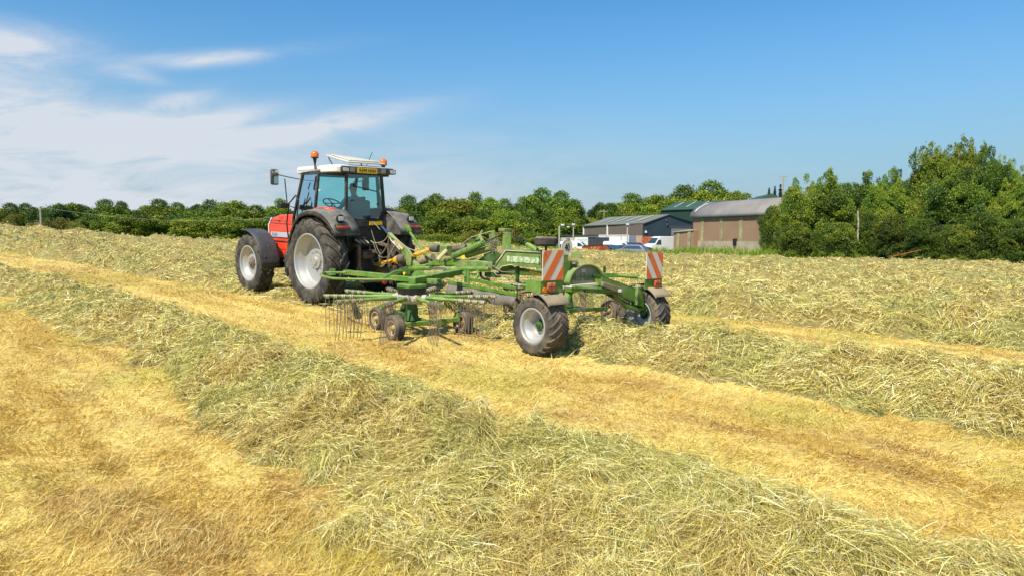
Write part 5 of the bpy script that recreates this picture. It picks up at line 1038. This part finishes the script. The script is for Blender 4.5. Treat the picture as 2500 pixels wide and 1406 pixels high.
def rake():
    K = empty('hay_rake', KF); tag(K, 'green two rotor hay rake hitched behind the tractor, with striped warning boards', 'hay rake')
    G, DG, OL = M_['green'], M_['dgreen'], M_['olive']
    # ---- transport wheels
    wheel(K, (0, 1.13, .425), 1, .43, .36, .235, 22, .020, M_['rim'], DG, dish=-.03, hubr=.07, tmat=M_['rubberd'], lugw=.032, nb=5)
    wheel(K, (0, -1.24, .40), -1, .43, .36, .235, 22, .020, M_['rim'], DG, dish=-.03, hubr=.07, tmat=M_['rubberd'], lugw=.032, nb=5)
    for s, y, z in ((1, 1.13, .425), (-1, -1.24, .40)):
        rows = [[V((cos(RAD(a))*.485, y+q*.21, z+sin(RAD(a))*.485+(.0 if abs(q) == 1 else .015))) for q in (1, .9, -.9, -1)] for a in range(60, 147, 8)]
        # mudguard: arc behind and over the wheel
        f = MB().strip(rows).build('mudguard', M_['fendert'], K, solid=.012)
        MB().tube([r[0] for r in rows], .010, 5).build('edge_lip', M_['fender'], f)
    # ---- warning boards and lamps
    yl, yr, zb, zt = board(K, 1326, 612, 1374.5, 683, -.22, 1, 'left'); yl2, yr2, zb2, zt2 = board(K, 1580, 617, 1617, 679, -.22, -1, 'right')
    for (a, b, zz, s) in ((yl, yr, zb, 1), (yl2, yr2, zb2, -1)):
        lo = a-.03 if s < 0 else a; o = MB().prism([(-.20, a, zz-.01), (-.20, b-.02, zz-.01), (-.20, b-.02, zz-.17), (-.20, a, zz-.17)], (.012, 0, 0)).prism([(-.20, a if s > 0 else b, zz-.01), (.10, a if s > 0 else b, zz-.01), (.10, a if s > 0 else b, zz-.17), (-.20, a if s > 0 else b, zz-.17)], (0, .012, 0)).prism([(-.20, a, zz-.012), (-.20, b, zz-.012), (.08, b, zz-.012), (.08, a, zz-.012)], (0, 0, .01)).build('lamp_bracket', G, K)
        y = a-.17 if s > 0 else b+.13
        l = MB().prism([(-.205, y+.075, zz-.03), (-.205, y-.075, zz-.03), (-.205, y-.085, zz-.12), (-.205, y-.05, zz-.155), (-.205, y+.05, zz-.155), (-.205, y+.085, zz-.12)], (-.035, 0, 0)).build('tail_lamp', M_['redor'], K, bevel=.012)
        for q in (-.038, .038): MB().lathe([(.0, .0), (.012, .012), (.0, .026)], (-.242, y+q, zz-.065), 10, Euler((0, 0, pi/2)).to_matrix()).build('lamp_lens', M_['redor'], l)
    rf = kp(1329, 708, x=-.225); MB().lathe([(.0, .0), (.014, .0), (.014, .035), (0, .037)], rf, 14, Euler((0, 0, pi/2)).to_matrix()).build('reflector', M_['amber'], K)
    # left axle stub
    MB().tube([(0, .98, .425), (0, .70, .60), (.12, .42, .86)], [.05, .055, .06], 10).build('axle_leg', G, K)
    MB().beam((-.02, 1.0, .42), (-.02, .95, 1.0), .09, .12, up=(1, 0, 0)).build('wheel_leg', G, K, bevel=.01)
    # ---- rear cross beam to the right wheel
    x = -.10; P = lambda px, py, xx=x: kp(px, py, x=xx)
    m = MB().prism([P(1468, 674), P(1551, 706), P(1553, 739), P(1512, 722), P(1470, 699)], (.14, 0, 0)); m.build('rear_arm', G, K, bevel=.008)
    MB().prism([P(1465, 672), P(1552, 704), P(1552, 706.5), P(1465, 674.5)], (.16, 0, 0)).build('top_edge', DG, K)
    MB().prism([P(1557, 700, -.14), P(1571, 700, -.14), P(1573, 750, -.14), P(1555, 745, -.14)], (.12, 0, 0)).build('pivot_post', G, K, bevel=.01)
    MB().tube([kp(1558, 703, x=-.1), kp(1560, 697, x=-.1)], .055, 12).build('post_cap', M_['fendert'], K)
    MB().prism([P(1495, 718, -.12), P(1500, 718, -.12), P(1530, 742, -.12), P(1558, 752, -.12), P(1581, 746, -.12), P(1580, 756, -.12), P(1560, 760, -.12), P(1530, 752, -.12)], (.10, 0, 0)).build('under_brace', G, K, bevel=.008)
    MB().prism([P(1495, 715, -.1), P(1530, 738, -.1), P(1558, 748, -.1), P(1556, 752, -.1), P(1527, 742, -.1), P(1493, 721, -.1)], (.12, 0, 0)).build('hydraulic_ram', M_['blackd'], K)
    MB().tube([P(1557, 710, -.16), P(1552, 722, -.17), P(1556, 735, -.17), P(1554, 744, -.17)], .012, 6).build('hose', M_['hose'], K)
    MB().tube([P(1582, 752), (-.05, -1.1, .42)], .05, 8).build('stub_axle', DG, K)
    MB().prism([P(1473, 688, -.16), P(1520, 702, -.16), P(1518, 717, -.16), P(1498, 711, -.16), P(1472, 700, -.16)], (.05, 0, 0)).build('control_box', M_['fendert'], K, bevel=.01)
    MB().box(P(1514, 710, -.18), (.06, .05, .05)).build('valve', M_['hub'], K, bevel=.01)
    MB().beam(P(1428, 708), P(1492, 713), .05, .07).build('cross_tube', DG, K); MB().tube([P(1405, 702), P(1468, 706), P(1497, 712)], .03, 8).build('cross_tube', G, K)
    # stabiliser bars seen to the right of the arch
    MB().beam(kp(1470, 672, y=-.35), kp(1505, 673, y=-.6), .05, .07).build('side_bar', G, K, bevel=.005); MB().tube([kp(1503, 673, y=-.6), kp(1557, 677, y=-.9)], .026, 8).build('side_tube', G, K)
    MB().beam(kp(1474, 671, y=-.4), kp(1476, 654, y=-.4), .04, .03, up=(1, 0, 0)).tube([kp(1475, 654, y=-.4), kp(1478, 650, y=-.38)], .02, 6).build('side_hook', DG, K)
    # ---- arch with lettering
    xa = .06; cen = (kp(1386, 692, x=xa)+kp(1467, 692, x=xa))/2; W2 = (kp(1386, 692, x=xa)-kp(1467, 692, x=xa)).length/2; H2 = kp(1431, 647, x=xa).z-cen.z
    arc = [V((xa, cen.y+W2*cos(a), cen.z+H2*sin(a))) for a in [pi*k/20 for k in range(21)]]
    MB().prism(arc, (.10, 0, 0)).build('arch_panel', M_['archp'], K, smooth=False)
    MB().strip([[p+V((-.05, 0, 0))+(p-cen)*.02, p+V((.16, 0, 0))+(p-cen)*.02] for p in arc]).build('arch_rim', OL, K, solid=.03)
    MB().beam(V((xa-.03, cen.y+W2*1.02, cen.z-.02)), V((xa-.03, cen.y-W2*1.04, cen.z-.02)), .12, .035).build('arch_base', M_['sign'], K); MB().beam(V((xa-.02, cen.y+W2*1.02, cen.z-.07)), V((xa-.02, cen.y-W2*1.04, cen.z-.07)), .12, .07).build('arch_frame', G, K, bevel=.005)
    text_mesh('lettering', 'McHale', H2*.42, M_['atext'], V((xa-.006, cen.y+.06, cen.z+H2*.34)), (0, -1, 0), (0, 0, 1), K, width=W2*1.35)
    MB().prism([kp(1419, 657, x=xa-.008), kp(1429.5, 657, x=xa-.008), kp(1429.5, 665, x=xa-.008), kp(1419, 665, x=xa-.008)], (-.003, 0, 0)).build('sticker', M_['stripe'], K)
    # ---- board post with 40 disc
    xp = kp(1393, 650, y=.35).x; Q = lambda px, py: kp(px, py, x=.12)
    MB().prism([Q(1375, 623), Q(1387, 622), Q(1387, 637), Q(1411, 637), Q(1408, 672), Q(1390, 690), Q(1374, 690)], (.03, 0, 0)).build('rear_plate', OL, K, bevel=.004)
    MB().beam(Q(1391, 642)+V((-.05, 0, 0)), Q(1399, 642)+V((-.05, 0, 0)), .12, .03).build('plate_bar', M_['fendert'], K)
    c = kp(1384, 604, x=.05); rr = .115
    d = MB().lathe([(-.004, 0), (-.004, rr), (.004, rr), (.004, 0)], c, 28, Euler((0, 0, pi/2)).to_matrix()).build('speed_disc', M_['sign'], K, angle=60)
    MB().lathe([(.005, rr-.012), (.007, rr-.01), (.007, rr-.004), (.005, rr-.002)], c, 28, Euler((0, 0, pi/2)).to_matrix()).build('disc_ring', M_['stripe'], d)
    text_mesh('lettering', '40', .115, M_['ink'], c+V((-.008, 0, 0)), (0, -1, 0), (0, 0, 1), K, width=.10)
    MB().beam(Q(1384, 620), Q(1384, 606), .05, .02, up=(1, 0, 0)).build('disc_bracket', OL, K)
    # ---- main beam with model lettering
    y = .11
    pts = [kp(px, py, y=y) for px, py in ((1207, 652), (1234, 613), (1320, 618), (1320, 655), (1243, 646), (1212, 664), (1211, 660))]
    MB().prism(pts, (0, -.22, 0)).build('main_beam', OL, K, bevel=.006)
    MB().prism([kp(px, py, y=y+.006) for px, py in ((1238, 625), (1316, 630), (1316, 645), (1238, 639))], (0, .002, 0)).build('decal_band', M_['pband'], K)
    a, b = kp(1241, 632, y=y+.01), kp(1314, 637.5, y=y+.01); ux = (b-a).normalized(); text_mesh('lettering', 'R 62-72', .10, M_['ptext'], (a+b)/2, ux, (0, 0, 1), K, width=(b-a).length*.92)
    MB().strip([[kp(px, py, y=y+.02), kp(px, py, y=-y-.02)] for px, py in ((1207, 651), (1234, 612), (1320, 617))]).build('beam_top_plate', M_['sign'], K, solid=.012)
    MB().strip([[kp(px, py, y=y+.02), kp(px, py, y=-y-.02)] for px, py in ((1212, 666), (1225, 651), (1245, 647), (1262, 650))]).build('arch_underplate', M_['sign'], K, solid=.012)
    MB().prism([kp(px, py, y=.02) for px, py in ((1318, 655), (1386, 680), (1386, 640), (1320, 622))], (0, -.1, 0)).build('rear_beam', OL, K, bevel=.005)
    bolts(K, [kp(px, py, y=y+.012) for px, py in ((1316, 626), (1316, 642), (1241, 608), (1247, 608), (1251, 609))])
    # toothed rack plates
    def rack(px0, py0, px1, py1, hpx, n, yy):
        top = []; bot = []
        for k in range(n*2+1): t = k/(n*2); X, Y = px0+(px1-px0)*t, py0+(py1-py0)*t; top.append(kp(X, Y-(hpx*.22 if k % 2 else 0), y=yy)); bot.append(kp(X, Y+hpx-(hpx*.2 if k % 2 else 0), y=yy))
        return MB().prism(top+bot[::-1], (0, -.012, 0)).build('toothed_plate', OL, K, smooth=False)
    rack(1250, 610, 1326, 612, 8, 7, .06); rack(1394, 618, 1420, 621, 12, 3, -.05)
    # spare wheel lying flat on its stem
    c = kp(1333, 590, y=0); Rm = Euler((pi/2, 0, 0)).to_matrix(); hb = MB().lathe([(-.05, .01), (-.05, .06), (.05, .06), (.05, .01)], c, 14, Rm).build('spare_wheel', M_['rimtan'], K)
    smooth_tyre('tyre', hb, M_['rubberd'], .185, .155, .105, c, Rm); MB().lathe([(.055, .108), (.04, .1), (0, .05), (0, .02)], c, 20, Rm).build('rim', M_['rimtan'], hb, solid=.006)
    MB().tube([c+V((0, 0, -.05)), c+V((0, 0, -.22))], .022, 8).build('spare_stem', M_['ink'], K)
    # ---- mast, springs, chains
    mt = lambda px, py, yy=.06: kp(px, py, y=yy)
    MB().prism([mt(1228, 567), mt(1247, 569), mt(1247, 613), mt(1225, 610)], (0, -.012, 0)).prism([mt(1228, 567, -.06), mt(1247, 569, -.06), mt(1247, 613, -.06), mt(1225, 610, -.06)], (0, -.012, 0)).build('mast', OL, K, smooth=False)
    MB().beam(mt(1224, 561, 0), mt(1239, 562, 0), .14, .05).build('mast_cap', OL, K, bevel=.005); bolts(K, [mt(1233, 570, .06), mt(1242, 570, .06), mt(1233, 608, .06), mt(1239, 608, .06)], .012)
    a, b = kp(1106, 626, y=.12), kp(1180, 594, y=.10)
    sp = MB().tube([a, b], .036, 12).tube(coil(a, b, .048, 24, .012), .011, 5).build('spring', G, K); MB().tube([kp(1092, 634, y=.12), a], .012, 6).tube([b, kp(1186, 591, y=.10)], .014, 6).build('spring_rod', M_['chrome'], sp)
    MB().tube([kp(1140, 624, y=.0), kp(1208, 603, y=.0)], .055, 12).build('lift_ram', OL, K)
    def chain(name, a, b, sag, n):
        m = MB(); a, b = V(a), V(b)
        for k in range(n):
            p = a.lerp(b, k/n)-V((0, 0, sag*4*(k/n)*(1-k/n))); q = a.lerp(b, (k+1)/n)-V((0, 0, sag*4*((k+1)/n)*(1-(k+1)/n))); d = (q-p).normalized(); s = d.cross(V((0, 0, 1))).normalized(); u = s if k % 2 else s.cross(d); L = (q-p).length*.66; c_ = (p+q)/2
            m.tube([c_+d*cos(t)*L+u*sin(t)*.016 for t in [2*pi*j/10 for j in range(11)]], .0055, 5, False)
        return m.build(name, M_['ink'], K)
    chain('chain', kp(1186, 591, y=.1), kp(1228, 571, y=.07), .01, 14); chain('chain', kp(1248, 573, y=.05), kp(1287, 597, y=.05), .0, 13)
    MB().tube([kp(1286, 597, y=.05), kp(1294, 601, y=.05), kp(1312, 612, y=.05)], [.036, .042, .036], 10).build('ram_end', G, K)
    # rear small ends of the second arm pair seen behind
    MB().prism([kp(px, py, y=-.3) for px, py in ((1192, 565), (1206, 562), (1209, 590), (1196, 590))], (0, -.02, 0)).build('lift_bracket', OL, K); MB().prism([kp(px, py, y=-.35) for px, py in ((1160, 585), (1175, 562), (1178, 566), (1168, 586))], (0, -.02, 0)).build('lift_bracket', OL, K)
    MB().beam(kp(1171, 575, y=-.2), kp(1181, 594, y=-.15), .03, .05, up=(1, 0, 0)).build('link_arm', OL, K); MB().box(kp(1158, 588, y=-.2), (.16, .10, .04)).build('sensor_box', DG, K)
    MB().tube([kp(1085, 612, y=-.1), kp(1110, 610, y=-.15), kp(1150, 580, y=-.2), kp(1190, 568, y=-.28), kp(1200, 566, y=-.3)], .009, 5).build('hose', M_['hosel'], K)
    # hay caught in the linkage
    m = MB(); c = kp(1206, 592, y=.02)
    for k in range(150):
        d = V((random.gauss(0, 1), random.gauss(0, 1), random.gauss(.2, 1))).normalized(); p = c+V((random.gauss(0, .03), random.gauss(0, .03), random.gauss(-.03, .06))); m.tube([p, p+d*.05, p+d*.11+V((0, 0, -.02))], [.003, .003, .001], 3, False)
    tag(m.build('hay_tuft', M_['hosel']), 'small tuft of straw caught on the rake beside its upright mast', 'hay tuft'); bpy.data.objects['hay_tuft'].matrix_world = KF.M
    # ---- gearbox, PTO shafts
    gb = MB().box(kp(1090, 612, y=0), (.22, .18, .20)).build('gearbox', OL, K, bevel=.02)
    for a, b, r0, r1 in (((1052, 607), (1072, 607), .075, .085), ((1082, 603), (1096, 618), .06, .085)):
        pa, pb = kp(*a, y=0), kp(*b, y=-.04); MB().tube([pa, pa.lerp(pb, .3), pa.lerp(pb, .8), pb], [r0*.8, r0, r1, r1*.8], 14).build('shaft_bell', M_['bell'], K)
    pa, pb = kp(1108, 609, y=-.05), kp(1138, 605, y=-.12); m = MB(); m.tube([pa, pb], .05, 12); m.tube(coil(pa, pb, .055, 7, .01), .012, 5); m.build('bellows', M_['bell'], K)
    MB().tube([kp(904, 649, y=.0), kp(968, 635, y=.0)], .042, 8).build('drive_shaft', M_['pto'], K); MB().tube([kp(895, 652, y=0), kp(910, 648, y=0)], [.07, .075], 12).build('shaft_bell', M_['bell'], K)
    MB().tube([kp(966, 636, y=0), kp(977, 634, y=0)], [.075, .11], 14).build('shaft_guard', M_['pto'], K); MB().tube([kp(976, 634, y=0), kp(993, 631, y=0)], [.105, .095], 14).build('shaft_bell', M_['bell'], K)
    MB().tube([kp(1006, 626, y=0), kp(1053, 608, y=0)], .042, 8).build('drive_shaft', M_['pto'], K)
    MB().tube([kp(1090, 612, y=.1), kp(1068, 636, y=.3)], .040, 8).build('drive_shaft', M_['ptod'], K)
    MB().tube([kp(1028, 640, y=-.25), kp(1058, 628, y=-.3)], .075, 12).build('drive_shaft_cover', M_['fendert'], K)
    # ---- drawbar: chrome rod, arm, yoke
    MB().tube([kp(932, 554, y=0), kp(952, 576, y=0)], .034, 12).build('chrome_ram', M_['chrome'], K)
    m = MB(); a, b, c_ = kp(950, 573, y=0), kp(988, 612, y=0), kp(1018, 656, y=0); m.beam(a, b, .09, .10).beam(b, c_, .12, .16); m.build('drawbar_arm', OL, K, bevel=.01)
    MB().prism([kp(px, py, y=.07) for px, py in ((958, 590), (966, 587), (985, 606), (983, 611))], (0, .012, 0)).build('perforated_bar', M_['ptod'], K)
    MB().tube([kp(950, 578, y=.08), kp(955, 588, y=.09), kp(976, 610, y=.09)], .008, 6).build('lock_rod', M_['white'], K)
    MB().prism([kp(px, py, y=.10) for px, py in ((990, 622), (999, 616), (1004, 625), (1003, 648), (992, 648))], (0, -.02, 0)).build('yoke_plate', OL, K, bevel=.004)
    MB().prism([kp(px, py, y=.12) for px, py in ((995, 648), (1002, 650), (1001, 672), (990, 672), (990, 655))], (0, -.06, 0)).build('yoke_leg', DG, K, bevel=.01)
    MB().beam(kp(992, 551, y=-.2), kp(1000, 566, y=-.2), .05, .09, up=(0, 1, 0)).build('parking_stand', G, K); MB().beam(kp(999, 565, y=-.2), kp(1056, 648, y=-.1), .03, .045, up=(0, 1, 0)).build('stand_leg', G, K)
    # headstock between drawbar and tractor links
    MB().beam(kp(1010, 652, y=0), V((5.98, .05, .60)), .16, .10).beam(V((5.95, -.3, .60)), V((5.95, .45, .60)), .10, .10).build('headstock', DG, K, bevel=.01)
    # ---- telescopic tubes between drawbar and beam
    MB().tube([kp(1088, 647, y=.05), kp(1205, 643, y=.05)], .036, 10).build('long_tube', DG, K)
    MB().tube([kp(1000, 657, y=.15), kp(1052, 655, y=.15)], .045, 10).tube([kp(1094, 658, y=.15), kp(1170, 657, y=.15), kp(1195, 658, y=.15)], .045, 10).build('long_ram', G, K); MB().tube([kp(1050, 657, y=.15), kp(1096, 657, y=.15)], .024, 10).build('ram_rod', M_['chrome'], K)
    MB().beam(kp(1005, 655, y=0), kp(1110, 640, y=0), .16, .07).beam(kp(1100, 640, y=0), kp(1210, 650, y=0), .18, .14).build('front_beam', OL, K, bevel=.01)
    MB().prism([kp(px, py, y=.10) for px, py in ((1036, 648), (1070, 632), (1108, 632), (1110, 648))], (0, -.2, 0)).prism([kp(px, py, y=.02) for px, py in ((1120, 638), (1158, 630), (1172, 640), (1140, 650))], (0, -.04, 0)).build('pivot_bracket', G, K, bevel=.008)
    bolts(K, [kp(px, py, y=.115) for px, py in ((1068, 633), (1073, 637), (1078, 638), (1084, 638), (1092, 634))], .018)
    MB().prism([kp(px, py, y=-.05) for px, py in ((1160, 640), (1192, 618), (1202, 622), (1178, 646))], (0, -.10, 0)).prism([kp(px, py, y=0) for px, py in ((1180, 622), (1206, 612), (1222, 622), (1205, 642), (1185, 640))], (0, -.03, 0)).build('side_plate', DG, K)
    MB().box(kp(1132, 628, y=-.1), (.10, .02, .07)).build('sticker', M_['yellowp'], K)
    MB().box(kp(1095, 668, y=.15), (.16, .14, .16)).build('lower_bracket', DG, K, bevel=.01); MB().prism([kp(px, py, y=.1) for px, py in ((1182, 665), (1210, 667), (1210, 678), (1183, 676))], (0, -.12, 0)).build('valve_block', DG, K, bevel=.006)
    MB().tube([kp(1180, 655, y=.15), kp(1190, 645, y=.15), kp(1205, 650, y=.15), kp(1225, 664, y=.14), kp(1256, 666, y=.13)], .008, 5).tube([kp(1182, 658, y=.16), kp(1192, 648, y=.16), kp(1212, 672, y=.16), kp(1244, 677, y=.12)], .008, 5).build('hose', M_['hose'], K)
    MB().tube([kp(1173, 664, y=.1), kp(1174, 674, y=.1), kp(1182, 681, y=.1), kp(1193, 682, y=.1), kp(1197, 692, y=.1)], .022, 8).build('crank_rod', M_['ink'], K)
    for px0, py0, px1, py1 in ((1137, 660, 1137, 690), (1143, 660, 1144, 694), (1166, 660, 1168, 676)): MB().beam(kp(px0, py0, y=.2), kp(px1, py1, y=.25), .03, .04, up=(1, 0, 0)).build('hanger', G, K)
    MB().beam(kp(1128, 670, y=.2), kp(1164, 670, y=.2), .02, .03).build('hanger_bar', DG, K)
    MB().tube([kp(1242, 655, y=-.1), kp(1290, 661, y=-.1), kp(1322, 670, y=-.1)], .03, 8).build('rear_ram', G, K); MB().tube([kp(1294, 663, y=-.08), kp(1324, 671, y=-.08)], .022, 8).build('ram_sleeve', M_['yellowp'], K)
    MB().tube([kp(1264, 650, y=0), kp(1263, 690, y=0)], .035, 8).build('post', DG, K); MB().beam(kp(1282, 705, y=.2), kp(1326, 706, y=.35), .08, .09).build('lower_beam', DG, K, bevel=.008)
    # ---- swath curtain
    C_ = lambda px, py: kp(px, py, y=.35)
    MB().beam(C_(1095, 689), C_(1262, 719), .03, .06).build('curtain_bar', G, K, bevel=.004); MB().beam(kp(1147, 682, y=.2), kp(1260, 704, y=.2), .03, .06).build('curtain_bar', G, K, bevel=.004)
    rows = []
    for k in range(25): t = k/24; a = C_(1096+(1262-1096)*t, 692+(722-692)*t); rows.append([a, a+V((.03+.02*sin(k*1.3), .02+.03*sin(k*.9), -.09)), a+V((.05+.03*sin(k*1.1), .05+.04*sin(k*.8), -.19-.02*sin(k*2.1)))])
    MB().strip(rows).build('curtain', M_['canvas'], K, solid=.004)
    # ---- rotors
    rotor(K, 2.42, 1.68, .36); rotor(K, 2.25, -1.78, .05)
    for sx, (cx, cy) in ((1, (2.42, 1.68)), (-1, (2.25, -1.78))):
        # carrier frame over the rotor, with guard loop
        if sx == 1:
            E = lambda px, py, z: kp(px, py, z=z)
            MB().beam(E(843, 665, .86), E(957, 676, .86), .10, .085).build('carrier_beam', G, K, bevel=.006); MB().beam(E(956, 678, .86), E(1072, 688, .86), .13, .085).build('carrier_beam', G, K, bevel=.006)
            MB().tube([E(957, 683, .84), E(850, 682, .84), E(812, 680, .84), E(790, 675, .84), E(783, 670, .85), E(794, 666, .86), E(846, 666, .87)], .022, 9).build('guard_loop', G, K)
            MB().prism([E(806, 672, .85), E(819, 672, .85), E(819, 657, .85), E(814, 654, .85), E(806, 662, .85)], (.0, .05, .0)).build('loop_bracket', G, K)
            bolts(K, [E(1049, 687, .86)+V((-.08, .02, 0)), E(1062, 688, .86)+V((-.08, .02, 0))], .018, (-1, 0, 0)); MB().lathe([(-.01, 0), (-.01, .028), (.01, .028), (.01, 0)], kp(987, 668, y=1.2), 10).build('yellow_cap', M_['yellowp'], K)
            MB().prism([kp(px, py, y=1.3) for px, py in ((1003, 674), (1012, 662), (1022, 661), (1052, 674))], (0, -.03, 0)).build('gusset', G, K); MB().tube([E(935, 680, .86), E(962, 664, .95), E(985, 662, .95)], .018, 7).build('guard_rod', G, K)
        MB().box((cx, cy, .80), (.36, .34, .07)).build('gear_cover', G, K, bevel=.015)
        MB().beam((cx, cy, .88), (2.9 if sx > 0 else 2.6, sx*.35, .95), .14, .10).build('rotor_arm_beam', G, K, bevel=.01)
        # wheel chassis
        off = V((cx-2.42, cy-1.68, 0)) if sx < 0 else V((0, 0, 0)); W = [V((3.25, 1.80, .19)), V((2.20, 2.13, .19)), V((2.12, .86, .19)), V((3.75, .85, .19))]
        if sx < 0: W = [V((3.15, -2.3, .19)), V((1.78, -2.5, .19)), V((1.95, -1.15, .19)), V((3.2, -1.2, .19))]
        for w in W: small_wheel(K, w, 1)
        MB().beam((W[1].x, W[1].y-.1, .22), (W[2].x, W[2].y+.1, .24), .07, .07).build('chassis_beam', DG if sx < 0 else G, K, bevel=.005)
        MB().beam(((W[1].x+W[2].x)/2, cy-.1, .24), ((W[0].x+W[3].x)/2, (W[0].y+W[3].y)/2, .24), .07, .07).build('chassis_beam', DG, K, bevel=.005)
        MB().beam((W[0].x, W[0].y-.1, .22), (W[3].x, W[3].y+.1, .22), .06, .06).build('chassis_beam', DG, K, bevel=.005)
        MB().tube([(cx, cy, .24), (cx, cy, .34), (cx, cy, .5)], [.10, .075, .06], 12).build('chassis_post', DG, K); MB().tube([(cx-.1, cy+.16, .2), (cx-.1, cy+.16, .52)], .012, 6).build('rod', DG, K)
        for w in (W[2], W[3]): MB().beam(w+V((0, .12, .02)), w+V((.0, .12, .16)), .03, .10, up=(1, 0, 0)).build('wheel_fork', G, K)
    return K
rake()
def hoses():
    H = [[(888, 540), (896, 570), (910, 592), (935, 590), (948, 574)], [(896, 545), (903, 585), (905, 620), (915, 645), (935, 650), (952, 620), (968, 590)], [(903, 580), (902, 600), (906, 640), (922, 650), (945, 640), (958, 600)], [(900, 538), (915, 590), (930, 620), (945, 600), (950, 575)],
         [(888, 600), (895, 625), (915, 633), (935, 615), (950, 590)], [(910, 590), (925, 625), (948, 625), (956, 590)], [(950, 570), (975, 590), (1000, 608), (1040, 618)], [(885, 552), (892, 542), (905, 540), (920, 552), (928, 562)]]
    for i, pts in enumerate(H):
        P = [kp(x, y, y=.12) for x, y in pts]; n = len(P)-1; out = []
        for j in range(n):
            p0, p1, p2, p3 = P[max(0, j-1)], P[j], P[j+1], P[min(n, j+2)]
            for k in range(6): t = k/6; out.append(.5*((2*p1)+(p2-p0)*t+(2*p0-5*p1+4*p2-p3)*t*t+(3*p1-p0-3*p2+p3)*t**3))
        out.append(P[-1]); K = bpy.data.objects['hay_rake']; MB().tube(out, .0085, 6).build('hydraulic_hose', M_['hosel'] if i in (0, 6, 1) else M_['hose'], K)
hoses()
